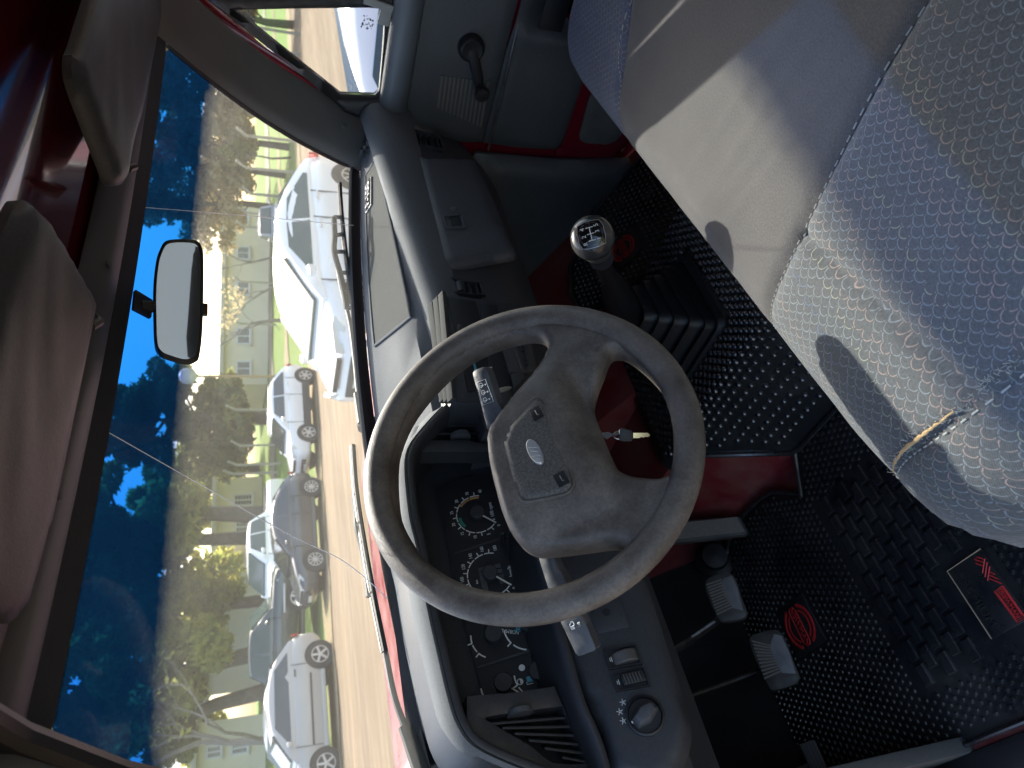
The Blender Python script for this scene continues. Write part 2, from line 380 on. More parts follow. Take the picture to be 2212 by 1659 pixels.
def glass(name, tint=(.93, .96, .95), band=None, refl=1.0, dust_haze=0):
    m, nt, out = new_mat(name)
    t = N(nt, 'ShaderNodeBsdfTransparent'); t.inputs[0].default_value = tuple(tint)+(1,)
    g = N(nt, 'ShaderNodeBsdfGlossy'); g.inputs['Roughness'].default_value = .01; g.inputs[0].default_value = (1, 1, 1, 1)
    fr = N(nt, 'ShaderNodeFresnel'); fr.inputs['IOR'].default_value = 1.5
    mx = N(nt, 'ShaderNodeMixShader'); nt.links.new(mth(nt, 'MULTIPLY', fr.outputs[0], refl), mx.inputs[0]); nt.links.new(t.outputs[0], mx.inputs[1]); nt.links.new(g.outputs[0], mx.inputs[2])
    if band:
        uv = N(nt, 'ShaderNodeUVMap').outputs[0]; sp = N(nt, 'ShaderNodeSeparateXYZ'); nt.links.new(uv, sp.inputs[0])
        wob = mth(nt, 'MULTIPLY', mth(nt, 'SUBTRACT', noise(nt, uv, 40, 3), .5), .03)
        f = ramp(nt, mth(nt, 'ADD', sp.outputs[1], wob), band[0], band[1])
        bandf = f
        nt.links.new(mixc(nt, f, tint, band[2]), t.inputs[0])
    if dust_haze:  # dust film with glare haze tinted in, warm white below, navy in the band
        tr_ = N(nt, 'ShaderNodeBsdfTranslucent'); nt.links.new(mixc(nt, bandf, (.95, .93, .80), (.008, .055, .16)), tr_.inputs[0])
        tc = N(nt, 'ShaderNodeTexCoord').outputs['Object']; m2 = N(nt, 'ShaderNodeMixShader')
        nt.links.new(mth(nt, 'MULTIPLY', mth(nt, 'ADD', noise(nt, tc, 9, 5, .65), .45), mth(nt, 'MULTIPLY', mth(nt, 'ADD', mth(nt, 'MULTIPLY', bandf, 1.0), 1.0), dust_haze)), m2.inputs[0]); nt.links.new(mx.outputs[0], m2.inputs[1]); nt.links.new(tr_.outputs[0], m2.inputs[2]); mx = m2
    nt.links.new(mx.outputs[0], out.inputs[0]); return m
M['windscreen'] = glass('windscreen glass with blue sun band', (.93, .96, .94), (.715, .80, (.004, .058, .22)), .015, .036)
M['glass'] = glass('clear side glass', (.92, .95, .95))

def mirror_film(name, c):
    m, nt, out = new_mat(name); t = N(nt, 'ShaderNodeBsdfTranslucent'); t.inputs[0].default_value = c; d = N(nt, 'ShaderNodeBsdfDiffuse'); d.inputs[0].default_value = c
    mx = N(nt, 'ShaderNodeMixShader'); mx.inputs[0].default_value = .25; nt.links.new(t.outputs[0], mx.inputs[1]); nt.links.new(d.outputs[0], mx.inputs[2]); nt.links.new(mx.outputs[0], out.inputs[0]); return m
M['mirror_film'] = mirror_film('pale rear pane added for the mirror', (.8, .82, .81, 1))  # added to the unseen rear window so the mirror reflects pale grey
XC = .83
# ---------------------------------------------------------------- windscreen surface
def WS(s, t):
    b = Vector((.79+.70*s, 1.03-.09*s*s, 1.589-.027*s*s)); a = Vector((.80+.60*s, .72-.06*s*s, 1.944-.004*s*s))
    p = b.lerp(a, t); p.y += .018*math.sin(math.pi*t); p.z += .010*math.sin(math.pi*t); return p
cab = thing('pickup_cab', 'dark red painted cab of an old pickup truck, seen from its open driver door', 'truck', (XC, .4, .55))
NS, NT = 28, 14
def round_st(s, t):   # rounded corners of the pane
    return s, t
vs = []; uv = []; fs = []
for j in range(NT+1):
    for i in range(NS+1):
        s = -1+2*i/NS; t = j/NT
        e = 1-.10*max(0, (abs(s)-.86)/.14)**2
        tt = .5+(t-.5)*e
        vs.append(WS(s, tt)); uv.append((.5+.5*s, t))
for j in range(NT):
    for i in range(NS): a = j*(NS+1)+i; fs.append((a, a+1, a+NS+2, a+NS+1))
ws = mesh('windscreen', vs, fs, M['windscreen'], cab, 60, uv)
ws['label'] = 'cracked windscreen with a blue sun band along its top'
# black gasket round the pane
edge = [WS(-1+2*i/40, 0) for i in range(41)]+[WS(1, j/16) for j in range(1, 16)]+[WS(1-2*i/40, 1) for i in range(41)]+[WS(-1, 1-j/16) for j in range(1, 16)]
cen = WS(0, .5); nrm = (WS(1, .5)-WS(-1, .5)).cross(WS(0, 1)-WS(0, 0)).normalized()
mb = MB(); rings = []
for k, p in enumerate(edge):
    a, b = edge[k-1], edge[(k+1) % len(edge)]; t = (b-a).normalized(); inn = nrm.cross(t).normalized()
    if inn.dot(cen-p) < 0: inn = -inn
    rings.append([p+inn*.013-nrm*.004, p+inn*.011+nrm*.003, p-inn*.016+nrm*.006, p-inn*.018-nrm*.012])
rings.append(rings[0]); mb.loft(rings, True, False); mb.build('windscreen_gasket', M['rubber'], cab, 40)
# cracks in the glass
def on_ws(u, v):      # where the line of sight meets the pane
    lo = None
    n_ = nrm
    p = px(u, v, n=n_, p=WS(0, .5))
    for _ in range(6):
        s = (p.x-.795)/.65; t = max(0, min(1, (p.z-1.59)/.35)); q = WS(max(-1, min(1, s)), t); p = px(u, v, n=n_, p=q)
    return p-nrm*.0018 if (CAM-p).dot(-nrm) > 0 else p+nrm*.0018
M['crack'] = mat('crack in glass', (.85, .87, .9), .3, spec=.8)
for pts in ([(303, 449), (420, 458), (540, 468), (650, 478), (762, 488)],
            [(212, 925), (250, 946), (340, 997), (457, 1063), (547, 1114), (640, 1165), (700, 1192), (742, 1215), (790, 1252), (835, 1295)]):
    mb = MB(); mb.tube([on_ws(*p) for p in catmull([Vector((a, b, 0)) for a, b in pts], 5) for p in [(p.x, p.y)]], .00065, 5); mb.build('glass_crack', M['crack'], ws)
# ---------------------------------------------------------------- header trim, roof, pillars, rear of the cab
mb = MB(); rings = []
for i in range(41):
    s = -1.0+2*i/40; p = WS(s, 1)
    rings.append([p+Vector((0, -.008, .006)), p+Vector((0, -.022, .004)), p+Vector((0, -.042, .010)), p+Vector((0, -.062, .027)), p+Vector((0, -.066, .037)), p+Vector((0, -.040, .046)), p+Vector((0, .0, .03))])
mb.loft(rings, True, True); hd = mb.build('windscreen_header', M['trim'], cab, 50)
for s in (-.62, -.02, .3):
    p = WS(s, 1)+Vector((0, -.044, .0115)); m2 = MB(); m2.lathe(p, (0, -.5, -.8), [(.0005, -.002), (.004, -.002), (.004, .001), (.0015, .0012)], 12); m2.build('trim_screw', M['dash_black'], hd)
# roof skin: a front panel rising from the header, then the crowned roof
vs = []; fs = []; NX, NY = 44, 40
def roofz(x, y):
    s = (x-XC)/.70; e = max(0, s-.72)/.28
    z = 2.010+.030*(1-s*s)-.075*e*e
    f = min(1, max(0, (.675-.055*s*s-y)/.13)); z -= .062*(1-f)**2.0
    z += .006*math.exp(-((y-(.36-.05*s*s))/.012)**2)*(1 if abs(s) < .9 else 0)
    bk = max(0, (-.18-y)/.22); return z-.07*bk*bk
for j in range(NY+1):
    for i in range(NX+1):
        s = -.845+1.845*i/NX; x = XC+.70*s; y = (.684-.058*s*s)*(1-j/NY)+(-.42)*(j/NY); vs.append(Vector((x, y, roofz(x, y))))
for j in range(NY):
    for i in range(NX): a = j*(NX+1)+i; fs.append((a, a+1, a+NX+2, a+NX+1))
n0 = len(vs); vs += [v+Vector((0, 0, .03)) for v in vs]; fs += [tuple(n0+k for k in f) for f in fs]
bd = [k for k in range(NX+1)]+[j*(NX+1)+NX for j in range(1, NY+1)]+[NY*(NX+1)+k for k in range(NX-1, -1, -1)]+[j*(NX+1) for j in range(NY-1, 0, -1)]
for k in range(len(bd)): a, b = bd[k], bd[(k+1) % len(bd)]; fs.append((a, b, b+n0, a+n0))
roof = mesh('roof', vs, fs, M['redroof'], cab, 40)
# pressed seam lines in the roof skin
for pts in ([(64, 150), (90, 220), (118, 292), (143, 347)], [(158, 385), (170, 410), (185, 430), (191, 440)]):
    pass
# right A-pillar trim with its screw
def pillar(side, name):
    mb = MB(); rings = []
    for k in range(15):
        t = -.09+1.13*k/14; tc = max(0, min(1, t)); g = WS(side, tc)
        if t < 0: g = g+(WS(side, 0)-WS(side, .2))*(-t*5)
        if t > 1: g = g+(WS(side, 1)-WS(side, .8))*((t-1)*5)
        w = .105-.012*tc; o = Vector((side, 0, 0)); back = Vector((0, -1, 0))
        e = 1+.35*max(0, t-.85)/.15
        rings.append([g-o*.010+back*.002, g-o*.004+back*.018, g+o*.008+back*.032, g+o*.050*e+back*(.060*e), g+o*(w*.82)+back*(.088*e), g+o*(w*.90)+back*(.090*e), g+o*(w*.92)+back*(.075*e), g+o*.06+back*.01, g+o*.01-back*.012])
    mb.loft(rings, True, True); return mb.build(name, M['pillar'], cab, 40)
pr = pillar(1, 'windscreen_pillar'); pl = pillar(-1, 'windscreen_pillar')
sp = px(744, 273, X=1.508); m2 = MB(); m2.lathe(sp, (-.75, -.6, .1), [(.0005, 0), (.006, 0), (.0062, .0025), (.0045, .003)], 14); m2.build('trim_screw', M['dash_black'], pr)
# ribs at the foot of the pillar trim
for k in range(5):
    p = px(783+6.5*k, 330-9*k, X=1.47); m2 = MB(); m2.box(p, (.004, 0, 0), (0, .010, 0), (0, 0, .006)); m2.build('trim_rib', M['dash_black'], pr, bevel=.001)
pillow('corner_trim', [(.36, -.655), (.24, -.652), (.195, -.64), (.18, -.58), (.17, -.40), (.15, 0), (.15, .25), (.20, .25), (.30, -.2), (.36, -.5)], (0, 0, 1.974), (1, 0, 0), (0, -1, 0), M['rubber'], cab, H=.012, r=.03, step=.02, back=.02)
# red door aperture rail outside the pillar trim, red rear wall and rear window surround
mb = MB()
mb.tube([(1.60, .92, 1.40), (1.60, .845, 1.60), (1.575, .70, 1.85), (1.555, .60, 1.98), (1.54, .3, 2.0), (1.53, -.2, 1.99)], .022, 8, flat=.7); mb.build('door_aperture', M['red'], cab)
mb = MB()
mb.tube([(.08, .99, 1.42), (.12, .86, 1.62), (.16, .77, 1.78), (.187, .70, 1.885), (.205, .63, 1.944), (.205, .54, 1.962), (.19, .35, 1.972), (.17, 0, 1.975)], .013, 10); mb.build('door_seal', M['rubber'], cab)
mb = MB()
mb.tube([(.05, 1.0, 1.42), (.085, .87, 1.62), (.128, .77, 1.79), (.158, .70, 1.90), (.175, .62, 1.965), (.175, .5, 1.985), (.165, .3, 1.99), (.16, -.2, 1.99)], .022, 10); mb.build('door_aperture', M['trim'], cab)
mb = MB()
mb.box((XC, -.40, 1.14), (.73, 0, 0), (0, .02, 0), (0, 0, .44)); mb.box((XC, -.385, 1.95), (.70, 0, 0), (0, .02, 0), (0, 0, .04))
for s in (-1, 1): mb.box((XC+s*.64, -.39, 1.745), (.09, 0, 0), (0, .02, 0), (0, 0, .165))
mb.build('rear_wall', M['red'], cab, bevel=.006)
mb = MB(); mb.box((XC, -.40, 1.745), (.55, 0, 0), (0, .003, 0), (0, 0, .165)); mb.build('rear_window', M['mirror_film'], cab)
# firewall, floor pan, tunnel, sill
FZ = .74
def floor_z(x, y):
    e = abs(x-.94); top = .925; tz = top if e < .195 else max(FZ, top-(e-.195)*2.1)
    toe = max(0, y-1.34)*1.1 if x < .94 else max(0, y-.72)*.5
    return max(tz, FZ+toe)
vs = []; fs = []; NX, NY = 110, 44
for j in range(NY+1):
    for i in range(NX+1):
        x = .09+1.50*i/NX; y = -.38+2.10*j/NY; vs.append(Vector((x, y, floor_z(x, y))))
for j in range(NY):
    for i in range(NX): a = j*(NX+1)+i; fs.append((a, a+1, a+NX+2, a+NX+1))
mesh('floor_pan', vs, fs, M['redfloor'], cab, 50)
mb = MB(); mb.box((XC, 1.66, 1.06), (.78, 0, 0), (0, .02, 0), (0, 0, .38)); mb.build('firewall', M['dash_black'], cab)
mb = MB(); mb.box((1.615, 1.22, 1.03), (.02, 0, 0), (0, .42, 0), (0, 0, .42)); mb.build('body_side', M['red'], cab, bevel=.01)
vs = []; fs = []
for j in range(25):
    for i in range(13): x = .10+.535*i/12; y = 1.16+.50*j/24; vs.append(Vector((x, y, floor_z(min(x, .6), y)+.005+.002*math.sin(37*x)*math.sin(29*y))))
for j in range(24):
    for i in range(12): a = j*13+i; fs.append((a, a+1, a+14, a+13))
M['felt'] = mat('black toe board felt', (.012, .011, .012), .95, var=(12, .35, .75), base2=(.022, .019, .018), bump=(120, .6, .003))
mesh('toe_felt', vs, fs, M['felt'], cab, 60)
mb = MB(); mb.box((.055, .5, .70), (.035, 0, 0), (0, 1.1, 0), (0, 0, .05)); mb.build('door_sill', M['rubber'], cab, bevel=.01)
mb = MB(); mb.box((.10, 1.32, 1.06), (.012, 0, 0), (0, .36, 0), (0, 0, .36)); mb.build('kick_panel', M['door'], cab, bevel=.006)
# ---------------------------------------------------------------- sun visors, mirror
VN = Vector((0, -.2, -.98)).normalized(); VEY = Vector((0, -.98, .2))
def visor(label, outline, p0, clip):
    t = thing('sun_visor', label, 'sun visor', tuple(p0), 'sun visors folded up against the header')
    pts = outline
    loop = catmull([Vector((a.x, a.y, 0)) for a in frame2(p0, (1, 0, 0), VEY, pts)], 4, True)
    pillow('pad', [(p.x, p.y) for p in loop], p0, (1, 0, 0), VEY, M['visor'], t, H=.013, r=.032, step=.012, back=.010,
           hf=lambda x, y, d: .0012*math.sin(41*x+3*math.sin(30*y))*math.sin(55*y)*d)
    mb = MB(); mb.tube([clip+Vector((-.012, .0, -.006)), clip+Vector((0, .004, -.012)), clip+Vector((.012, .010, -.006)), clip+Vector((.014, .014, .012))], .0055, 8); mb.build('pivot_clip', M['trim'], t)
    return t
pr_out = tr(dd, [(163, 103), (155, 123), (158, 176), (189, 264), (222, 350), (240, 393), (253, 401), (268, 388), (276, 340), (297, 257), (316, 167), (336, 66), (343, 20)], n=VN, p=(1.2, .63, 1.945))
pr_out += [Vector((1.485, .61, 1.949)), Vector((1.46, .53, 1.966)), Vector((1.3, .475, 1.977)), Vector((1.1, .463, 1.979))]
visor('grey vinyl sun visor above the passenger side of the windscreen', pr_out, Vector((1.2, .63, 1.945)), px(268, 352, n=VN, p=(1.2, .63, 1.945)))
pl_out = tr(dd, [(30, 448), (50, 433), (75, 450), (110, 500), (150, 570), (186, 632), (197, 655), (192, 700), (180, 760), (150, 900), (100, 1130), (62, 1260), (20, 1345)], n=VN, p=(.5, .63, 1.955))
pl_out += [Vector((.275, .53, 1.975)), Vector((.36, .475, 1.986)), Vector((.54, .468, 1.988))]
visor('grey vinyl sun visor above the driver side of the windscreen', pl_out, Vector((.5, .63, 1.955)), px(186, 688, n=VN, p=(.5, .63, 1.955)))
# rear view mirror on its stalk
mc = px(385, 651, d=.98); me_ = Vector((.90, -.44, .0)).normalized()
mn = Vector((-.44, -.90, -.102)).normalized(); mn = (mn-me_*mn.dot(me_)).normalized(); mu = mn.cross(me_).normalized()
if mu.z < 0: mu = -mu
ex_, ey_ = (me_, mu) if me_.cross(mu).dot(mn) > 0 else (-me_, mu)
mir = thing('rear_view_mirror', 'rectangular rear view mirror in a black frame, stuck to the windscreen', 'mirror', tuple(mc))
fr = frame2(mc, ex_, ey_, [px(u, v, n=mn, p=mc) for u, v in [(345, 540), (356, 522), (376, 517), (405, 517), (427, 521), (437, 537), (440, 570), (438, 700), (431, 768), (421, 783), (400, 788), (365, 779), (345, 770), (334, 750), (331, 690), (331, 620), (337, 565)]])
loop = [(p.x, p.y) for p in catmull([Vector((a.x, a.y, 0)) for a in fr], 4, True)]
pillow('housing', loop, mc, ex_, ey_, M['rubber'], mir, H=.004, r=.006, step=.008, back=.018, backtaper=.12)
k_ = .93
pillow('mirror_glass', [(a*k_*.995, b*.87) for a, b in loop], mc+mn*.0042, ex_, ey_, M['mirror'], mir, H=.0002, r=.002, step=.02, back=.002)
bp = on_ws(301, 664); mb = MB(); mb.tube([mc-mn*.015+mu*.0, (mc-mn*.02)*.4+bp*.6+Vector((0, 0, -.004)), bp+nrm*0], [.007, .0075, .009], 10); mb.build('stalk', M['rubber'], mir)
ft = [on_ws(*c) for c in ((285, 631), (323, 654), (320, 692), (281, 672))]; mb = MB(); mb.slab(ft, -nrm*.006 if (CAM-ft[0]).dot(-nrm) > 0 else nrm*.006); mb.build('mount_plate', M['rubber'], mir, bevel=.0015)
tb = px(441, 667, n=mn, p=mc); mb = MB(); mb.box(tb-mn*.004, me_*.009, mu*.005, mn*.004); mb.build('dip_tab', M['rubber'], mir, bevel=.002)

# ---------------------------------------------------------------- passenger door
DX = 1.56
door = thing('passenger_door', 'dark grey trimmed passenger door with window crank, speaker slots and red lower frame', 'door', (1.58, .45, .85))
DE, DU = Vector((0, -1, 0)), Vector((0, 0, 1)); DO = Vector((DX, 0, 0))
def d2(fn, pts, X=DX): return [Vector((-p.y, p.z)) for p in tr(fn, pts, X=X)]
# metal shell of the door (red), outer skin
mb = MB()
sh = [Vector((1.578, y, z)) for y, z in ((.885, 1.49), (.895, 1.25), (.888, 1.02), (.868, .90), (.82, .855), (.74, .845), (-.25, .845), (-.25, 1.49))]
mb.slab(sh, (.10, 0, 0)); mb.build('door_shell', M['red'], door, bevel=.006)
# upper trim panel, its top pad, moulding, lower panel
up = [(-.88, 1.246), (-.888, 1.30), (-.872, 1.39), (-.862, 1.465), (.25, 1.478), (.25, 1.25)]
pillow('upper_panel', up, (1.565, 0, 0), DE, DU, M['door'], door, H=.012, r=.014, step=.02, back=.006)
mb = MB(); prof = [(-.016, 1.448), (-.036, 1.456), (-.046, 1.474), (-.046, 1.492), (-.036, 1.508), (-.016, 1.513), (.006, 1.511), (.006, 1.448)]
rings = [[Vector((1.566+a*k, y, 1.48+(z-1.48)*k2)) for a, z in prof] for y, k, k2 in ((.868, .3, .55), (.862, .8, .9), (.84, 1, 1), (.5, 1.05, 1), (.1, 1.05, 1), (-.25, 1.05, 1))]
mb.loft(rings, True, True); mb.build('top_pad', M['door_pad'], door, 50)
low = [(-.882, 1.244), (-.884, 1.15), (-.878, 1.05), (-.86, 1.035), (.25, 1.03), (.25, 1.244)]
def pocket(x, y, d):       # hollow of the pull pocket, swelling towards the rear of the door
    q = max(0, min(1, (x+.66)/.10)); q = q*q*(3-2*q); w = max(0, 1-abs(y-1.15)/.09)
    return .018*q-.040*max(0, min(1, (x+.60)/.03))*min(1, w*1.8)
pillow('lower_panel', low, (1.566, 0, 0), DE, DU, M['door'], door, H=.010, r=.02, step=.016, back=.006, hf=pocket)
mb = MB(); a, b = px(*r4(876, 950), X=1.553), Vector((1.553, -.24, 1.25)); mb.tube([a, a.lerp(b, .5)+Vector((0, 0, .004)), b], .0035, 8); mb.build('chrome_moulding', M['metal'], door)
mb = MB(); a = px(*r4(1232, 190), X=1.515); mb.box(a+Vector((.004, -.10, -.012)), (.004, 0, 0), (0, .10, 0), (0, 0, .028)); mb.build('pull_cup', M['rubber'], door, bevel=.003)
# red inner frame and grey access plate below
fr = d2(r4, [(1400, 560), (1330, 850), (1300, 988), (1420, 1003), (1560, 1012), (1650, 1004), (1720, 960), (1770, 900), (1900, 700), (1900, 400), (1500, 300)], 1.572)
pillow('lower_frame', [(p.x, p.y) for p in fr], (1.572, 0, 0), DE, DU, M['red'], door, H=.010, r=.012, step=.015, back=.006)
ap = d2(r4, [(1518, 600), (1482, 720), (1450, 850), (1455, 885), (1490, 902), (1620, 912), (1680, 890), (1712, 850), (1800, 700), (1750, 520)], 1.558)
pillow('access_plate', [(p.x, p.y) for p in ap], (1.556, 0, 0), DE, DU, mat('dusty grey plate', (.10, .10, .095), .6, var=(20, .3, .7), base2=(.15, .145, .13)), door, H=.003, r=.006, step=.015, back=.004)
# speaker slots
for i in range(12):
    f = i/11; a = px(*r4(582+290*f, 478+37*f), X=1.552); b = px(*r4(556+268*f, 680+122*f), X=1.552)
    mb = MB(); c = (a+b)/2; t = (b-a)/2; mb.box(c, t, (.0025, 0, 0), Vector((0, 0, .0022))); mb.build('speaker_slot', mat('slot', (.16, .145, .125), .6) if i == 0 else bpy.data.materials['slot'], door, sm=0)
# crank
hub = px(*r4(770, 310), X=1.54); kn = px(*r4(825, 570), X=1.525)
cr = MB(); cr.lathe(Vector((1.552, hub.y, hub.z)), (-1, 0, 0), [(.002, 0), (.030, 0), (.030, .012), (.025, .020), (.022, .022), (.018, .021), (.002, .021)], 24); ck = cr.build('window_crank', M['rubber'], door, 40)
mb = MB(); mb.tube([hub+Vector((-.004, 0, 0)), (hub*.5+kn*.5)+Vector((-.004, 0, 0)), kn+Vector((.006, 0, 0))], [.013, .012, .011], 10, flat=.5, up=(0, .4, 1)); mb.build('crank_arm', M['rubber'], ck)
mb = MB(); mb.lathe(kn, (-1, 0, 0), [(.002, -.008), (.012, -.008), (.011, .004), (.016, .010), (.018, .020), (.014, .027), (.002, .028)], 20); mb.build('crank_knob', M['rubber'], ck, 50)
# window frame with the quarter light
hole = d2(k6, [(90, 110), (500, 440), (900, 760), (1280, 1060), (1660, 1070), (1710, 1020), (1740, 700), (1765, 350), (1765, 100), (1580, 85), (800, 95)], 1.566)
mb = MB(); mb.slab([p for p in tr(k6, [(-700, -150), (-150, -150), (0, 190), (700, 740), (1400, 1330), (1700, 1330), (1680, 1480), (1450, 1470), (900, 1000), (-100, 250), (-700, -20)], X=1.585)], (.01, 0, 0)); mb.build('door_frame_rail', M['red'], cab)
outer = d2(k6, [(-200, 0), (0, 150), (600, 630), (1160, 1090), (1310, 1240), (1520, 1312), (1745, 1305), (1790, 1150), (1820, 900), (1880, 200), (1880, -100), (-200, -100)], 1.566)
pillow('window_frame', [(p.x, p.y) for p in outer], (1.566, 0, 0), DE, DU, M['rubber'], door, H=.012, r=.010, step=.012, back=.02, holes=[[(p.x, p.y) for p in hole]])
mb = MB(); mb.slab([Vector((1.575, -p.x, p.y)) for p in hole], (.003, 0, 0)); mb.build('quarter_glass', M['glass'], door)
mb = MB(); mb.slab([Vector((1.575, y, z)) for y, z in ((.56, 1.50), (.575, 1.86), (.50, 1.97), (-.2, 1.97), (-.25, 1.50))], (.003, 0, 0)); mb.build('door_glass', M['glass'], door)
a = px(*k6(1800, 0), X=1.548)
lt = MB(); lt.box(px(*k6(1700, 50), X=1.545), (0, .004, -.030), (.004, 0, 0), (0, .007, .002)); lt.build('quarter_latch', mat('pale latch plastic', (.30, .30, .28), .5), door, bevel=.002)
lt = MB(); lt.box(px(*k6(1765, 190), X=1.548), (0, .016, .002), (.004, 0, 0), (0, -.001, .012)); lt.build('latch_base', bpy.data.materials['pale latch plastic'], door, bevel=.002)
# etched stamp in the glass
a = px(*k6(1575, 250), X=1.572); M['etch'] = mat('etched mark', (.12, .12, .12), .6)
mb = MB(); random.seed(3)
for i in range(34):
    mb.box(a+Vector((0, random.uniform(-.014, .014), random.uniform(-.012, .012))), (.0003, 0, 0), (0, random.uniform(.0006, .002), 0), (0, 0, random.uniform(.0005, .0016)))
stuff(mb.build('glass_stamp', M['etch'], door, sm=0))
# kick panel between the door and the dash
kp = [(-.905, 1.26), (-.90, 1.05), (-.885, .93), (-.87, .84), (-1.0, .75), (-1.7, .75), (-1.7, 1.3), (-1.0, 1.3)]
o = pillow('kick_panel', kp, (1.552, 0, 0), DE, DU, M['door'], cab, H=.022, r=.05, step=.03, back=.01)
# ---------------------------------------------------------------- dashboard
dash = thing('dashboard', 'dark plastic dashboard with a sunlit grey top pad under the windscreen', 'dashboard', (XC, .95, 1.25))
def Zl(x): return 1.498+.077*(x-.893)
def base(x): s = max(-1.15, min(1.15, (x-.79)/.70)); return 1.03-.09*s*s, 1.589-.027*s*s
def prof_r(x):
    yb, zb = base(x); zl = Zl(x); zt = 1.523+.013*(x-1.04)
    return [(yb+.03, zb-.06), (yb+.006, zb-.020), (yb-.010, zb-.014), (yb-.026, zb-.018), (yb-.038, zb-.026), (.5*(yb-.038)+.425, .5*(zb-.026)+.5*zt), (.850, zt), (.842, zl+.006), (.830, zl+.004), (.818, zl-.002), (.808, zl-.014), (.804, zl-.030), (.810, 1.458), (.818, 1.44)]
XS = [.655, .68, .74, .80, .86, .92, .98, 1.04, 1.10, 1.16, 1.22, 1.28, 1.34, 1.40, 1.45, 1.49, 1.52, 1.545]
mb = MB(); rings = []
for x in XS: rings.append([Vector((x, y, z)) for y, z in prof_r(x)])
e = [Vector((1.558, y*.98+.02, z-.010)) for y, z in prof_r(1.545)]; rings.append(e)
mb.loft(rings, False, False); pad = mb.build('top_pad', M['dash_grey'], dash, 50)
# rubber tray let into the pad
tv = []; tf = []; NX = 16
for i in range(NX+1):
    f = i/NX
    row = []
    for k in range(5):
        g = k/4; x = (.955-.06*g)*(1-f)+(1.425-.03*g)*f; P_ = prof_r(x); y0, z0 = P_[4]; y1, z1 = P_[6]
        row.append(Vector((x, y0+(y1-y0)*g, z0+(z1-z0)*g+.0025)))
    tv += row
for i in range(NX):
    for k in range(4): a = i*5+k; tf.append((a, a+1, a+6, a+5))
tray = mesh('tray_mat', tv, tf, M['dash_tray'], dash, 40)
mb = MB(); rim = [tv[i*5] for i in range(NX+1)]+[tv[NX*5+k] for k in range(1, 5)]+[tv[i*5+4] for i in range(NX-1, -1, -1)]+[tv[k] for k in range(3, 0, -1)]
mb.tube(rim+[rim[0]], .003, 6); mb.build('tray_rim', M['dash_grey'], tray)
# model badge
def on_tray(u, v):
    for z in [1.58-.0005*k for k in range(160)]:
        p = px(u, v, Z=z); P_ = prof_r(p.x); y0, z0 = P_[4]; y1, z1 = P_[6]
        if z0+(z1-z0)*(p.y-y0)/(y1-y0) >= z: return p
    return p
ba, bb = on_tray(*r4(134, 1148)), on_tray(*r4(134, 1326)); bc = (ba+bb)/2; bex = (ba-bb).normalized(); P_ = prof_r(bc.x)
bey = Vector((0, P_[4][0]-P_[6][0], P_[4][1]-P_[6][1])).normalized(); bey = (bey-bex*bey.dot(bex)).normalized(); bn = bex.cross(bey); bw = (ba-bb).length/2; bh = bw*.42
mb = MB(); mb.box(bc+bn*.004, bex*bw, bey*bh, bn*.003); bdg = mb.build('model_badge', mat('satin badge frame', (.30, .31, .31), .6, .3), dash, bevel=.001)
mb = MB(); mb.box(bc+bn*.0072, bex*bw*.93, bey*bh*.82, bn*.0006); mb.build('badge_field', mat('matt black badge field', (.006, .006, .007), .9, spec=.05), bdg)
text('F-100', bc+bn*.0082, bex, bey, bh*2.0, mat('satin badge letters', (.5, .5, .5), .6, .2), bdg, 'badge_lettering', .0006, squash=.88)
# passenger face, glove box
mb = MB(); rings = []
for x in [.62, .8, 1.0, 1.2, 1.4, 1.50, 1.545]:
    k = 0 if x < 1.42 else (x-1.42)*.25
    rings.append([Vector((x, y, z)) for y, z in [(.820+k, 1.452), (.822+k, 1.44), (.844+k, 1.318), (.857+k, 1.294), (.905+k, 1.24), (1.10, 1.205), (1.30, 1.22), (1.30, 1.45)]])
mb.loft(rings, True, True); mb.build('lower_dash', M['dash_front'], dash, 30)
gp = dict(n=Vector((0, -1, .17)).normalized(), p=Vector((1.2, .840, 1.448)))
gT = [Vector((1.40, .838, 1.455)), Vector((1.385, .864, 1.325)), Vector((1.06, .864, 1.305)), Vector((1.035, .838, 1.455))]
GE, GU = Vector((1, 0, 0)), Vector((0, .17, 1)).normalized(); GO = Vector((1.165, .815, 1.385))
gl = pillow('glove_box_lid', [(-.172, .074), (-.150, -.068), (-.142, -.076), (.170, -.060), (.182, -.05), (.196, .074)], GO+Vector((0, -.004, 0)), GE, GU, M['dash_front'], dash, H=.009, r=.006, step=.014, back=.01)
mb = MB(); mb.tube([GO+GE*-.172+GU*.0765+Vector((0, -.0115, 0)), GO+GE*.196+GU*.0765+Vector((0, -.0115, 0))], .0024, 6); mb.build('lid_edge', M['metal'], gl)
hc = px(*r4(655, 1405), Y=.808); mb = MB()
for s1, s2, l1, l2 in ((0, .018, .020, .002), (0, -.018, .020, .002), (.020, 0, .002, .018), (-.020, 0, .002, .018)): mb.box(hc+GE*s1+GU*s2+Vector((0, -.0025, 0)), GE*l1, GU*l2, (0, .002, 0))
mb.build('lid_handle', M['dash_front'], gl, bevel=.0008)
mb = MB(); mb.box(hc+GU*-.004+Vector((0, .0005, 0)), GE*.017, GU*.010, (0, .002, 0)); mb.build('handle_recess', M['face'], gl)
lk = px(*r4(655, 1323), Y=.807); mb = MB(); mb.lathe(lk, (0, -1, .1), [(.001, -.004), (.006, -.004), (.006, .002), (.004, .003), (.001, .002)], 14); mb.build('lid_lock', M['metal'], gl)
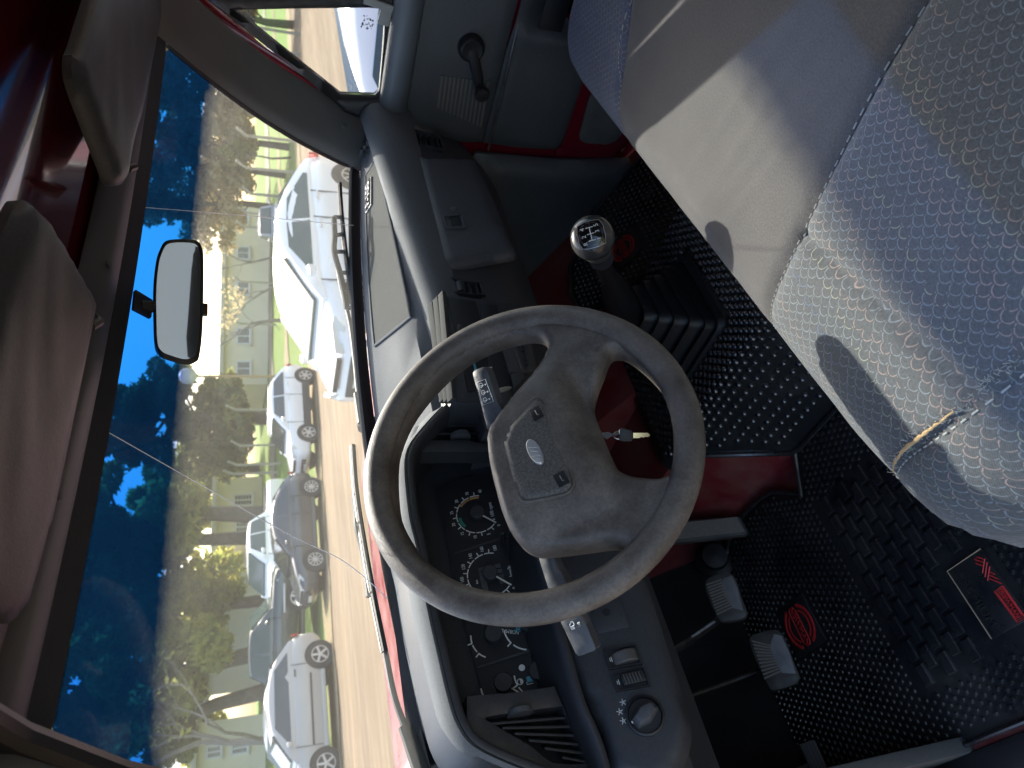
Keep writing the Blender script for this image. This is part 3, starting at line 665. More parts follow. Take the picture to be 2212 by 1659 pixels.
# passenger end vent and the small vent left of the glove box
def vent(name, corners, depth, nslat, par, vert=1, slatmat='dash_black', thumb=False):
    c0, c1, c2, c3 = corners            # top right, bottom right, bottom left, top left
    n = (c1-c0).cross(c3-c0).normalized()
    if n.y > 0: n = -n
    mb = MB(); ins = []
    cen = (c0+c1+c2+c3)/4
    for c in corners: ins.append([c+(c-cen).normalized()*.006-n*.002, c+(c-cen).normalized()*.006+n*.004, c+n*.0035, c-n*depth])
    ins.append(ins[0]); mb.loft(ins, False, False); v = mb.build(name, M['dash_black'], par, 30)
    mb = MB(); mb.slab([c-n*depth for c in corners], -n*.002); mb.build('vent_back', M['face'], v)
    for i in range(nslat):
        f = (i+.6)/(nslat+.2); a = c0.lerp(c1, f); b = c3.lerp(c2, f); d = (c1-c0).normalized()
        mb = MB(); mb.box((a+b)/2-n*.007, (b-a)/2, n*.008+d*.003, d*.0016-n*.0005); mb.build('vent_slat', M[slatmat], v, bevel=.0008)
    for i in range(vert):
        f = (i+1)/(vert+1); a = c0.lerp(c3, f); b = c1.lerp(c2, f); mb = MB(); mb.box((a+b)/2-n*.016, (b-a)/2, n*.006, (c3-c0).normalized()*.0012); mb.build('vent_vane', M[slatmat], v)
    if thumb: mb = MB(); mb.lathe((c0+c1+c2+c3)/4-n*.004, c3-c0, [(.002, -.012), (.010, -.012), (.010, .012), (.002, .012)], 20); mb.build('vent_thumbwheel', M[slatmat], v)
    return v
vp = dict(Y=.838)
vent('end_vent', tr(r4, [(362, 822), (560, 868), (585, 944), (378, 905)], Y=.826), .03, 5, dash, 3)
vent('small_vent', tr(c6, [(150, 40), (590, 95), (635, 225), (190, 190)], Y=.818), .03, 5, dash, 2, thumb=True)
# centre stack
SY = .795
fo = [Vector((p.x, p.y, p.z)) for p in tr(c6, [(185, 200), (1100, 320), (1170, 390), (1420, 1100), (1420, 1420), (420, 1420), (300, 1390)], Y=SY)]
mb = MB(); mb.slab(fo, (0, .09, .012)); stk = mb.build('centre_stack', M['dash_black'], dash, bevel=.006)
top = tr(c6, [(180, 200), (110, 250), (62, 385), (275, 1375), (300, 1390)], Y=SY)
mb = MB(); cs = MB()
a0, a1 = Vector((.905, SY, 1.482)), Vector((.655, SY, 1.504))
for k, (dy, dz, w) in enumerate(((-.001, .001, .006), (.014, .009, .0065), (.028, .017, .006))):
    mb = MB(); p0, p1 = px(*c6(188-58*k, 205+60*k), Y=SY+.012*k), px(*c6(300-45*k, 1395), Y=SY+.012*k); mb.box((p0+p1)/2, (p0-p1)/2, (0, .006, .003), (0, -.002, .004)); mb.build('stack_rib', M['dash_tray'], stk, bevel=.0015)
SE, SU = Vector((1, 0, 0)), Vector((0, 0, 1))
def face_box(name, fn, pts, Y, th, m, par, bevel=.001): mb = MB(); mb.slab(tr(fn, pts, Y=Y), (0, th, 0)); return mb.build(name, M[m], par, bevel=bevel)
hv = face_box('heater_panel', c6, [(245, 240), (560, 290), (640, 560), (740, 1240), (480, 1290), (330, 620)], SY-.002, .006, 'face', stk)
face_box('tray_slot', c6, [(610, 320), (800, 330), (960, 1240), (800, 1240)], SY-.0015, .004, 'face', stk)
rd = face_box('radio', c6, [(760, 430), (1120, 480), (1250, 1060), (930, 1080)], SY-.006, .012, 'dash_front', stk, .002)
for i in range(6):
    f = i/5; face_box('radio_button', c6, [(1035+70*f, 700+260*f*1.0), (1070+70*f, 692+260*f), (1078+70*f, 730+260*f), (1043+70*f, 738+260*f)], SY-.009, .004, 'dash_black', rd)
for i in range(2):
    face_box('radio_strip', c6, [(950+60*i, 700), (975+60*i, 695), (1080+60*i, 1040), (1055+60*i, 1045)], SY-.008, .003, 'metal' if i == 0 else 'dash_black', rd)
face_box('card', c6, [(950, 1100), (1060, 1065), (1110, 1130), (985, 1255)], SY-.010, .002, 'trim', stk)
face_box('blue_scale', c6, [(505, 880), (530, 880), (580, 1050), (550, 1050)], SY-.004, .002, 'cyan', hv)
face_box('slider_knob', c6, [(365, 535), (420, 530), (432, 610), (370, 615)], SY-.014, .012, 'rubber', hv, .002)
face_box('slider_lever', c6, [(680, 1020), (745, 1012), (745, 1024), (690, 1032)], SY-.016, .012, 'needle', stk)
# binnacle: hooded frame round the gauges and two vents
outer = [r5(*p) for p in ((905, 790), (760, 790), (650, 838), (560, 915), (470, 1010), (380, 1120), (345, 1200), (338, 1290))]+[r6(*p) for p in ((352, 60), (372, 200), (412, 360), (470, 690), (540, 1000), (600, 1250), (655, 1405), (750, 1525), (950, 1625), (1150, 1700), (1380, 1790), (1540, 1720), (1470, 1450), (1390, 1270), (1300, 960), (1190, 560), (1110, 250))]+[r5(*p) for p in ((1090, 1300), (1040, 1000))]
BY = .815
lo = [px(u, v, Y=BY) for u, v in outer]
cen = sum(lo, Vector())/len(lo)
def shrink(pts, m, dy):
    out = []
    n = len(pts)
    for i, p in enumerate(pts):
        t = (pts[(i+1) % n]-pts[i-1]).normalized(); q = Vector((t.z, 0, -t.x))
        if q.dot(cen-p) < 0: q = -q
        out.append(p+q*m+Vector((0, dy, 0)))
    return out
lo = catmull(lo, 3, True)
mb = MB(); rings = [shrink(lo, -.012, .11), shrink(lo, -.006, .03), shrink(lo, -.001, .006), shrink(lo, .002, .001), lo, shrink(lo, .005, -.002), shrink(lo, .009, 0), shrink(lo, .013, .012), shrink(lo, .016, .06), shrink(lo, .018, .125)]
rr = [[r[k] for r in rings] for k in range(len(lo))]; rr.append(rr[0]); mb.loft(rr, False, False); bin_ = mb.build('instrument_binnacle', M['dash_black'], dash, 50)
# padded grey roof of the binnacle, up to the windscreen
topi = [k for k, p in enumerate(lo) if p.z > 1.555 or (p.x > .55 and p.z > 1.46 and p.y < .9)]
tp = [Vector((p.x, p.y+.002, p.z+.004)) for p in lo[9:51]]
mb = MB(); rings = []
for p in tp:
    yb, zb = base(p.x+.03); q = Vector((p.x+.02, max(yb-.012, .86), max(p.z+.002, min(zb-.004, p.z+.03))))
    if p.z < 1.54: q = Vector((p.x+.03, .90, p.z+.02))
    rings.append([p+Vector((0, .002, -.004)), p, p+Vector((0, .008, .006)), p.lerp(q, .35)+Vector((0, 0, .004)), p.lerp(q, .45)+Vector((0, 0, -.001)), p.lerp(q, .55)+Vector((0, 0, .004)), q, q+Vector((0, .03, -.04))])
mb.loft(rings, False, False); mb.build('binnacle_pad', M['dash_grey'], dash, 60)
# left end of the dash top running out to the driver's pillar
mb = MB(); rings = []
for x in (.0, .03, .06, .09, .12):
    yb, zb = base(x); rings.append([Vector((x, y, z)) for y, z in ((yb+.04, zb-.05), (yb, zb-.016), (yb-.03, zb-.018), (.87, 1.552), (.845, 1.543), (.84, 1.53))])
mb.loft(rings, False, False); mb.build('end_pad', M['dash_grey'], dash, 50)
# gauge panel
GN = Vector((0, -.951, .309)); GEX = Vector((1, 0, 0)); GEY = Vector((0, .309, .951)); GP = Vector((.43, .915, 1.455)); G = dict(n=GN, p=GP)
gf = tr(c8, [(500, 255), (785, 1285), (1380, 1215), (1690, 1160), (1722, 1060), (1540, 380)], **G)+tr(r5, [(900, 1350), (700, 1330), (500, 1400)], **G)
bk = [Vector((x, 0, 0))+GP*0+Vector((0, GP.y+(z-GP.z)*.309/.951, z)) for x, z in ((.06, 1.36), (.06, 1.56), (.20, 1.60), (.66, 1.60), (.78, 1.50), (.76, 1.36))]
mb = MB(); mb.slab([p-GN*.012 for p in bk], -GN*.004); mb.build('binnacle_back', M['dash_black'], dash)
mb = MB(); mb.slab(gf, -GN*.003); gpan = mb.build('gauge_panel', M['face'], dash)
def arc_bar(mb, c, R, a, w, r0, r1):    # small bar across radius
    d = GEX*math.cos(a)+GEY*math.sin(a); t = -GEX*math.sin(a)+GEY*math.cos(a); mb.box(c+d*(r0+r1)/2+GN*.0008, d*(r1-r0)/2, t*w, GN*.0003)
def arc_strip(mb, c, R0, R1, a0, a1, n=24, lift=.0006):
    pts = []
    vs = []
    for i in range(n+1):
        a = a0+(a1-a0)*i/n; d = GEX*math.cos(a)+GEY*math.sin(a); vs += [c+d*R0+GN*lift, c+d*R1+GN*lift]
    mb.add(vs, [(2*i, 2*i+2, 2*i+3, 2*i+1) for i in range(n)])
def dial(name, c, R, a0, a1, labels, needle, size, minor=2, arcs=True, hub=.011, num=True):
    a0, a1, needle = math.radians(a0), math.radians(a1), math.radians(needle)
    mb = MB(); mb.lathe(c+GN*.0001, GN, [(.001, 0), (R*1.42, 0), (R*1.42, .0004), (.001, .0004)], 32); g = mb.build(name, M['face'], dash)
    mb = MB(); n = len(labels)
    for i in range(n-1):
        for k in range(minor):
            b0 = a0+(a1-a0)*(i+(k+.12)/minor)/(n-1); b1 = a0+(a1-a0)*(i+(k+.88)/minor)/(n-1); arc_strip(mb, c, R*.985, R*1.035, b0, b1, 5)
        arc_bar(mb, c, R, a0+(a1-a0)*(i+.5)/(n-1), R*.022, R*.99, R*1.20)
    mb.build('tick_ring', M['white'], g, sm=0)
    for i, l in enumerate(labels):
        if l:
            a = a0+(a1-a0)*i/(n-1); text(l, c+(GEX*math.cos(a)+GEY*math.sin(a))*R*1.25+GN*.0006, GEX, GEY, size, M['white'], g, 'numeral', .0002, squash=.85)
    d = GEX*math.cos(needle)+GEY*math.sin(needle); t = GN.cross(d)
    mb = MB(); mb.box(c+d*R*.68+GN*.005, d*R*.42, t*R*.032, GN*.0006); mb.build('needle', M['needle'], g)
    mb = MB(); mb.lathe(c, GN, [(.001, 0), (hub, 0), (hub, .008), (hub*.9, .009), (.001, .009)], 22); mb.build('needle_cap', M['dash_black'], g)
    return g
tc_ = px(*c7(578, 432), **G); sc_ = px(*c7(722, 1100), **G)
RT = (px(*c7(360, 500), **G)-tc_).length; RS = (px(*c7(490, 1200), **G)-sc_).length
tach = dial('rev_counter', tc_, RT, 226, -18, ['0', '5', '10', '15', '20', '25', '30', '35', '40'], 226, RT*.22)
mb = MB(); arc_strip(mb, tc_, RT*.80, RT*.94, math.radians(128), math.radians(90), 10); mb.build('green_band', M['green'], tach, sm=0)
mb = MB(); arc_strip(mb, tc_, RT*.84, RT*.96, math.radians(12), math.radians(-16), 10); mb.build('orange_band', M['amber'], tach, sm=0)
mb = MB()
for i in range(16): arc_bar(mb, tc_, RT, math.radians(50-38*i/16), RT*.012, RT*.86, RT*.96)
mb.build('orange_hatching', M['amber'], tach, sm=0)
text('x 100 rpm', px(*c7(738, 405), **G), GEX, GEY, RT*.24, M['white'], tach, 'dial_lettering')
spd = dial('speedometer', sc_, RS, 226, -22, ['0', '20', '40', '60', '80', '100', '120', '140', '160', '180'], 226, RS*.22)
text('km/h', px(*c7(945, 1065), **G), GEX, GEY, RS*.26, M['white'], spd, 'dial_lettering')
text('km', px(*c7(575, 1185), **G), GEX, GEY, RS*.15, M['white'], spd, 'dial_lettering')
for (x0, y0), (x1, y1), n in (((625, 1050), (670, 1280), 6), ((805, 1010), (860, 1180), 4)):
    for i in range(n):
        f = i/max(1, n-1); p = px(*c7(x0+(x1-x0)*f, y0+(y1-y0)*f), **G); mb = MB(); mb.box(p+GN*.001, GEX*.0030, GEY*.0042, GN*.0006); o = mb.build('odometer_digit', M['dash_front'], spd)
def quarter(name, cx, R, a0, a1, needle):
    c = px(*c8(*cx), **G); a0, a1 = math.radians(a0), math.radians(a1)
    mb = MB(); mb.lathe(c, GN, [(.001, 0), (.0125, 0), (.0125, .008), (.0115, .010), (.001, .010)], 24); g = mb.build(name, M['dash_black'], dash)
    mb = MB()
    for i in range(3): arc_strip(mb, c, R*.97, R*1.03, a0+(a1-a0)*(i+.08)/3, a0+(a1-a0)*(i+.92)/3, 8)
    for f in (.30, .72): arc_bar(mb, c, R, a0+(a1-a0)*f, R*.025, R*1.0, R*1.2)
    mb.build('tick_arc', M['white'], g, sm=0)
    if needle is not None:
        d = GEX*math.cos(math.radians(needle))+GEY*math.sin(math.radians(needle)); t = GN.cross(d); mb = MB(); mb.box(c+d*R*.68+GN*.004, d*R*.38, t*.0009, GN*.0006); mb.build('needle', M['needle'], g)
    return g, c
g, c = quarter('volt_gauge', (910, 470), .031, 75, 150, None)
g, c = quarter('temperature_gauge', (1370, 330), .034, 88, 205, 212)
text('NORMAL', px(*c8(1130, 420), **G), (GEX*.35+GEY*.94), (-GEX*.94+GEY*.35), .0075, M['white'], g, 'dial_lettering', squash=.8)
mb = MB(); p = px(*c8(1218, 400), **G)+GN*.001
for k in (-1, 0, 1): mb.box(p+GEX*k*.0018*0+GEY*(-.002+.002*k), GEX*.0035, GEY*.0004, GN*.0003)
mb.box(p, GEX*.0005, GEY*.005, GN*.0003); mb.build('coolant_symbol', M['cyan'], g)
g, c = quarter('oil_gauge', (1045, 1115), .030, 85, 170, 226)
p = px(*c8(930, 1190), **G)+GN*.001; mb = MB(); mb.box(p, GEX*.004, GEY*.0014, GN*.0003); mb.box(p+GEX*.004+GEY*.002, GEX*.0016+GEY*.001, GEY*.0004, GN*.0003); mb.build('oil_symbol', M['trim'], g)
g, c = quarter('fuel_gauge', (1505, 960), .032, 82, 168, 212)
p = px(*c8(1393, 1052), **G)+GN*.001; mb = MB(); mb.box(p, GEX*.0034, GEY*.0042, GN*.0003); mb.build('pump_symbol', M['cyan'], g); mb = MB(); mb.box(p-GEX*.006+GEY*.001, GEX*.0004, GEY*.004, GN*.0003); mb.box(p-GEX*.0045+GEY*.005, GEX*.0018, GEY*.0004, GN*.0003); mb.build('pump_hose', M['white'], g)
for q_, full in (((1287, 902), 1), ((1264, 1088), 0)):
    p = px(*c8(*q_), **G)+GN*.0006; mb = MB(); mb.lathe(p, GN, [(.0001, 0), (.0042, 0), (.0042, .0004), (.0001, .0004)] if full else [(.0032, 0), (.0042, 0), (.0042, .0004), (.0032, .0004)], 20, cap=bool(full))
    if not full: arc_strip(mb, p, 0, .0035, math.pi, 2*math.pi, 10)
    mb.build('level_mark', M['white'], g)
# ridges between the gauges
for pts in (((470, 735), (960, 650)),):
    pass
for (a, b) in ((c8(690, 905), c8(1575, 612)), (c7(330, 870), c7(975, 662))):
    p0, p1 = px(*a, **G), px(*b, **G); mb = MB(); mb.box((p0+p1)/2, (p1-p0)/2, GN*.002, GN.cross((p1-p0).normalized())*.0016); mb.build('panel_ridge', M['dash_black'], dash, bevel=.001)
p0 = px(*c7(865, 735), **G); mb = MB(); mb.tube([p0, p0+GN*.02, p0+GN*.024+GEX*.001], [.004, .0045, .003], 10); mb.build('trip_reset', M['rubber'], dash)
# vents of the binnacle: face plates with openings, upright vanes behind
FX, FU = Vector((1, 0, 0)), Vector((0, 0, 1))
def face_vent(name, fn, outer, hole, Y, vanes, thumb):
    o2 = [(p.x, p.z) for p in tr(fn, outer, Y=Y)]; h2 = [(p.x, p.z) for p in catmull(tr(fn, hole, Y=Y), 2, True)]
    f = pillow(name, o2, (0, Y, 0), FX, FU, M['dash_black'], dash, H=.003, r=.004, step=.010, back=.03, holes=[h2])
    mb = MB(); mb.slab([p+Vector((0, .032, 0)) for p in tr(fn, hole, Y=Y)], (0, .002, 0)); mb.build('vent_back', M['face'], f)
    for t_, b_ in vanes:
        p0, p1 = px(*fn(*t_), Y=Y+.006), px(*fn(*b_), Y=Y+.006); d = (p1-p0).normalized(); w = d.cross(Vector((0, 1, 0))).normalized(); mb = MB(); mb.box((p0+p1)/2+Vector((0, .006, 0)), (p1-p0)/2, Vector((0, .008, 0))+w*.004, w*.0014); mb.build('vent_vane', M['dash_black'], f, bevel=.0006)
    p0 = px(*fn(*thumb), Y=Y+.004); mb = MB(); mb.lathe(p0, (1, 0, 0), [(.002, -.003), (.016, -.003), (.016, .003), (.002, .003)], 28); mb.build('vent_thumbwheel', M['dash_front'], f, 30)
    return f
face_vent('driver_vent', r6, [(690, 1235), (960, 1215), (1205, 1178), (1245, 1270), (1400, 1640), (1460, 1860), (1180, 1760), (1060, 1640), (900, 1590), (760, 1490), (690, 1380)], [(800, 1358), (1000, 1328), (1225, 1297), (1258, 1312), (1330, 1470), (1392, 1605), (1380, 1634), (1195, 1630), (1080, 1540), (930, 1450), (838, 1395)], .842,
          [((830+60*i+8*i*i*.6, 1380+22*i+7*i*i*.5), (1262+27*i, 1345+52*i)) for i in range(6)], (1000, 1332))
face_vent('inner_vent', r5, [(905, 800), (760, 800), (655, 850), (565, 930), (480, 1022), (400, 1125), (420, 1190), (860, 1190), (900, 1150)], [(800, 835), (700, 870), (620, 940), (530, 1030), (458, 1100), (475, 1120), (700, 1122), (835, 1125), (838, 860)], .842,
          [((500+30*0+(730-500)*(1-f)*0+(470+(760-470)*(1-f)), 1090-225*(1-f)), (832, 1095-215*(1-f))) for f in (.15, .32, .49, .66, .83, .97)] if False else [((745, 895), (832, 888)), ((690, 935), (832, 930)), ((630, 985), (832, 978)), ((580, 1030), (832, 1025)), ((520, 1075), (832, 1072))], (650, 1105))
# lower switch panel
LN = Vector((0, -.93, .37)).normalized(); LP = Vector((.2, .80, 1.36)); L = dict(n=LN, p=LP); LX = Vector((1, 0, 0)); LU = LN.cross(LX).normalized()
if LU.z < 0: LU = -LU
lp = tr(r6, [(1050, 250), (1110, 390), (1185, 700), (1290, 1030), (1400, 1270), (1500, 1480), (1580, 1720), (1900, 1780), (1985, 1620), (2022, 1430), (1960, 1200), (1850, 850), (1750, 560), (1660, 400), (1640, 150)], **L)
l2 = [(p.x, p.y) for p in catmull([Vector((a.x, a.y, 0)) for a in frame2(LP, LX, LU, lp)], 3, True)]
sw = pillow('switch_panel', l2, LP-LN*.010, LX, LU, M['dash_black'], dash, H=.010, r=.010, step=.012, back=.05)
kc = px(*r6(1740, 1352), **L); mb = MB(); mb.lathe(kc+LN*.0006, LN, [(.001, 0), (.0225, 0), (.0225, .004), (.020, .005), (.0185, .001), (.001, .001)], 32); ko = mb.build('headlamp_switch', M['rubber'], sw, 40)
ka = (LX*-.42+LU*.9).normalized(); kb = LN.cross(ka); mb = MB(); mb.loft([[kc+ka*x*k+kb*y*k+LN*h for x, y in ((.016, -.0055), (.016, .0055), (0, .010), (-.016, .0055), (-.016, -.0055), (0, -.010))] for h, k in ((.001, 1.05), (.014, .95), (.020, .72))], True, True); mb.build('switch_grip', M['dash_front'], ko, bevel=.0015)
mb = MB(); mb.lathe(px(*r6(1668, 1393), **L)+LN*.005, LN, [(.0002, 0), (.0016, 0), (.0016, .0004), (.0002, .0004)], 12); mb.build('position_dot', M['white'], ko)
for q_ in ((1612, 1382), (1592, 1328), (1610, 1272)):
    p = px(*r6(*q_), **L)+LN*.0006; mb = MB()
    for k in range(5): a = 2*math.pi*k/5; mb.box(p+(LX*math.cos(a)+LU*math.sin(a))*.003, (LX*math.cos(a)+LU*math.sin(a))*.0009, (LX*-math.sin(a)+LU*math.cos(a))*.0003, LN*.0003)
    mb.lathe(p, LN, [(.0009, 0), (.0016, 0), (.0016, .0004), (.0009, .0004)], 10, cap=False); mb.build('lamp_symbol', M['white'], sw)
def rocker(cs, thumb):
    cs = tr(r6, cs, **L); cen_ = sum(cs, Vector())/4; mb = MB()
    ins = [[c-LN*.0005, c+LN*.005, c.lerp(cen_, .12)+LN*.005, c.lerp(cen_, .14)-LN*.0005] for c in cs]; ins.append(ins[0]); mb.loft(ins, False, False); b = mb.build('switch_bezel', M['rubber'], sw, 30)
    mb = MB(); mb.slab([c.lerp(cen_, .12)+LN*.0012 for c in cs], LN*.0004); mb.build('bezel_floor', M['face'], b)
    ax = (cs[3]-cs[0]).normalized(); q = cs[1].lerp(cs[2], .5).lerp(cs[0].lerp(cs[3], .5), .42); w = (cs[3]-cs[0]).length*.30
    if thumb:
        mb = MB(); mb.lathe(q-LN*.006, ax, [(.002, -w), (.0165, -w), (.0175, -w*.8), (.0175, w*.8), (.0165, w), (.002, w)], 40); mb.build('dimmer_wheel', M['pedal'], b, 30)
    else:
        d = (cs[1]-cs[0]).normalized(); mb = MB(); mb.box(q+LN*.005, ax*w, d*.014, LN*.004); o = mb.build('rocker_key', M['rubber'], b, bevel=.002)
        for i in range(6): mb = MB(); mb.box(q+LN*.0095-d*.010+d*.0036*i, ax*w*.9, d*.0007, LN*.0009); mb.build('grip_ridge', M['pedal'], b)
    p = cs[0].lerp(cs[3], .5).lerp(cs[1].lerp(cs[2], .5), .16)+LN*.002; mb = MB(); mb.box(p, LX*.003, LU*.0004, LN*.0003); mb.box(p+LU*.002, LX*.002, LU*.0004, LN*.0003); mb.build('switch_symbol', M['white'], b)
rocker([(1495, 970), (1690, 935), (1725, 1050), (1530, 1085)], True)
rocker([(1535, 1110), (1735, 1065), (1775, 1180), (1575, 1215)], False)
bl = tr(r6, [(1420, 740), (1590, 640), (1650, 830), (1465, 870)], **L); mb = MB(); mb.slab([p-LN*.0 for p in bl], LN*.002); bp_ = mb.build('blank_plate', M['dash_black'], sw, bevel=.001)
mb = MB(); mb.lathe(px(*r6(1513, 743), **L)+LN*.0021, LN, [(.0002, 0), (.0050, 0), (.0050, .0003), (.0002, .0003)], 18); mb.build('plate_hole', M['face'], bp_)
# knee padding behind the column
mb = MB(); rings = []
for x in (.09, .2, .4, .6, .68): rings.append([Vector((x, y, z)) for y, z in ((.865, 1.33), (.86, 1.28), (.90, 1.22), (1.2, 1.2), (1.25, 1.34))])
mb.loft(rings, True, True); mb.build('knee_panel', M['dash_black'], dash, 30)
# ---------------------------------------------------------------- steering wheel and column
WC = Vector((.456, .638, 1.481)); yw, tau = math.radians(3.04), math.radians(32.4)
WNm = Vector((-math.sin(yw)*math.cos(tau), -math.cos(yw)*math.cos(tau), math.sin(tau))); WX = Vector((math.cos(yw), -math.sin(yw), 0)); WY = WNm.cross(WX).normalized()
if WX.cross(WY).dot(WNm) < 0: WY = -WY
wheel = thing('steering_wheel', 'large worn brown grey leather steering wheel, turned slightly, with an oval badge on its hub', 'steering wheel', tuple(WC))
W = dict(n=WNm, p=WC)
def w2(fn, pts, off=0): return frame2(WC, WX, WY, tr(fn, pts, n=WNm, p=WC+WNm*off))
mb = MB(); rings = []
for i in range(97):
    a = 2*math.pi*i/96; d = WX*math.cos(a)+WY*math.sin(a)
    rings.append([WC+d*(.1885+.0172*math.cos(b))+WNm*(.0155*math.sin(b)) for b in [2*math.pi*k/18 for k in range(18)]])
mb.loft(rings, True, False); rim = mb.build('rim', M['wheel'], wheel, 60)
mb = MB(); mb.tube([WC+(WX*math.cos(a)+WY*math.sin(a))*.1722-WNm*.002 for a in [2*math.pi*i/120 for i in range(121)]], .0008, 5); mb.build('rim_seam', M['wheel_pad'], rim)
hA = [r5(*p) for p in ((1090, 492), (1135, 510), (1158, 545), (1155, 585), (1105, 680), (1030, 790), (940, 905), (865, 1015), (818, 1095), (808, 1170), (828, 1300), (858, 1420))]+[r6(*p) for p in ((870, 70), (895, 150), (935, 245), (985, 320), (1040, 362), (1110, 381), (1250, 370), (1400, 350), (1540, 332), (1605, 340), (1640, 366), (1640, 392), (1600, 420), (1540, 462), (1430, 530), (1300, 585), (1150, 622), (1000, 640), (850, 635), (700, 600), (560, 540), (450, 450), (380, 375), (290, 230), (252, 110))]+[r5(*p) for p in ((242, 1290), (262, 1150), (330, 990), (430, 850), (560, 715), (700, 610), (850, 540), (1000, 497))]
hB = [r5(*p) for p in ((1520, 610), (1480, 710), (1445, 800), (1424, 880), (1430, 935), (1480, 1065), (1560, 1255), (1610, 1305), (1700, 1332), (1820, 1336), (1890, 1308), (1928, 1230), (1938, 1100), (1905, 930), (1840, 800), (1740, 690), (1640, 612), (1575, 590))]
fa = [Vector((p.x, p.y)) for p in catmull([Vector((a.x, a.y, 0)) for a in frame2(WC, WX, WY, [px(u, v, **W) for u, v in hA])], 3, True)]
fb = [Vector((p.x, p.y)) for p in catmull([Vector((a.x, a.y, 0)) for a in frame2(WC, WX, WY, [px(u, v, **W) for u, v in hB])], 3, True)]
def keep(l, R): return [p if p.length < R else p*(R/p.length) for p in l]
fa, fb = keep(fa, .1755), keep(fb, .1755)
pc = w2(r5, [(1095, 1180)])[0]; pb = w2(r5, [(1500, 985)])[0]; dirp = (pb-pc).normalized()
def hubh(x, y, d):
    p = Vector((x, y)); q = p-pc; along = q.dot(dirp); ac = abs(q.dot(Vector((-dirp.y, dirp.x))))
    r = p.length; blend = max(0, min(1, (.165-r)/.05))
    boss = .016*max(0, 1-(max(0, ac-.035)/.075)**2)*max(0, 1-(max(0, along-.02)/.060)**2 if along > 0 else 1)
    dish = -.018*math.exp(-((along-.085)/.022)**2)*max(0, 1-(ac/.085)**2)
    return (boss+dish)*blend*min(1, d*1.5)
circ = [(.186*math.cos(2*math.pi*i/90), .186*math.sin(2*math.pi*i/90)) for i in range(90)]
hub = pillow('hub', circ, WC-WNm*.006, WX, WY, M['wheel'], wheel, H=.013, r=.013, step=.0055, back=.018, hf=hubh, holes=[fa, fb], sm=60)
# horn pad
pp = w2(r5, [(1085, 872), (1128, 884), (1158, 930), (1235, 1130), (1312, 1345), (1312, 1395), (1275, 1435), (1150, 1465), (1040, 1483), (1005, 1466), (965, 1395), (925, 1270), (897, 1170), (895, 1130), (918, 1068), (1000, 955)], .022)
pl2 = [(p.x, p.y) for p in catmull([Vector((a.x, a.y, 0)) for a in pp], 3, True)]
pd = pillow('horn_pad', pl2, WC+WNm*.020, WX, WY, M['wheel_pad'], wheel, H=.0045, r=.006, step=.006, back=.02)
mb = MB(); ring = [WC+WX*a+WY*b+WNm*.0205 for a, b in pl2]; mb.tube(ring+[ring[0]], .0022, 6); mb.build('pad_lip', M['wheel'], pd)
oc = w2(r5, [(1091, 1190)], .026)[0]; oa = w2(r5, [(1128, 1263)], .026)[0]-w2(r5, [(1054, 1119)], .026)[0]; L_ = oa.length/2; oa = oa.normalized(); ob = Vector((-oa.y, oa.x))
E3 = lambda p, h: WC+WX*p.x+WY*p.y+WNm*h
mb = MB(); mb.loft([[E3(oc+oa*math.cos(t)*L_*k+ob*math.sin(t)*L_*.42*k, h) for t in [2*math.pi*i/36 for i in range(36)]] for k, h in ((1, .022), (1, .0265), (.93, .0278), (.86, .0275))], True, True); em = mb.build('oval_badge', M['silver'], pd, 40)
mb = MB()
for p0, p1 in (((-.45, -.25), (-.1, .3)), ((-.1, -.2), (.12, .2)), ((.25, -.3), (.5, .22)), ((.55, -.1), (.68, .12)), ((.4, .1), (.6, .2))): mb.tube([E3(oc+oa*p0[0]*L_+ob*p0[1]*L_, .0278), E3(oc+oa*p1[0]*L_+ob*p1[1]*L_, .0278)], .00022, 4)
mb.build('badge_scratches', M['white'], em)
for q_ in ((1100, 963), (1247, 1350)):
    c = w2(r5, [q_], .0255)[0]; mb = MB(); mb.box(E3(c, .0254), (WX*oa.x+WY*oa.y)*.0085, (WX*ob.x+WY*ob.y)*.0065, WNm*.0004); hs = mb.build('horn_sticker', M['face'], pd, bevel=.0003)
    mb = MB(); mb.tube([E3(c-oa*.004, .0262), E3(c+oa*.001, .0262), E3(c+oa*.0035, .0262)], [.0007, .0004, .0003], 6); mb.box(E3(c+oa*.003+ob*.0014, .0261), WX*.0003, WY*.0007, WNm*.0003); mb.build('horn_symbol', M['rib'], hs)
# column shroud, stalks, keys
col = thing('steering_column', 'black plastic steering column shroud behind the wheel', 'steering column', tuple(WC-WNm*.25))
mb = MB(); ax = -WNm
def oct_(r, h, k=1): return [WC+ax*h+(WX*math.cos(a)*r*1.15+WY*math.sin(a)*r*k)-WY*.012 for a in [math.pi/8+2*math.pi*i/8 for i in range(8)]]
mb.loft([oct_(.030, .025), oct_(.046, .028), oct_(.052, .06), oct_(.058, .12), oct_(.06, .24)], True, True); mb.build('shroud', M['dash_black'], col, 25, bevel=.003)
mb = MB(); mb.lathe(WC+ax*.012, ax, [(.001, 0), (.032, 0), (.034, .02), (.001, .02)], 24); mb.build('hub_collar', M['rubber'], col)
for mirrored in (0,):
    p = px(*r5(905, 850), d=.93); mb = MB(); mb.lathe(p, (.6, -.7, .3), [(.001, -.02), (.012, -.02), (.013, .006), (.001, .008)], 16); mb.build('ignition_lock', M['dash_black'], col)
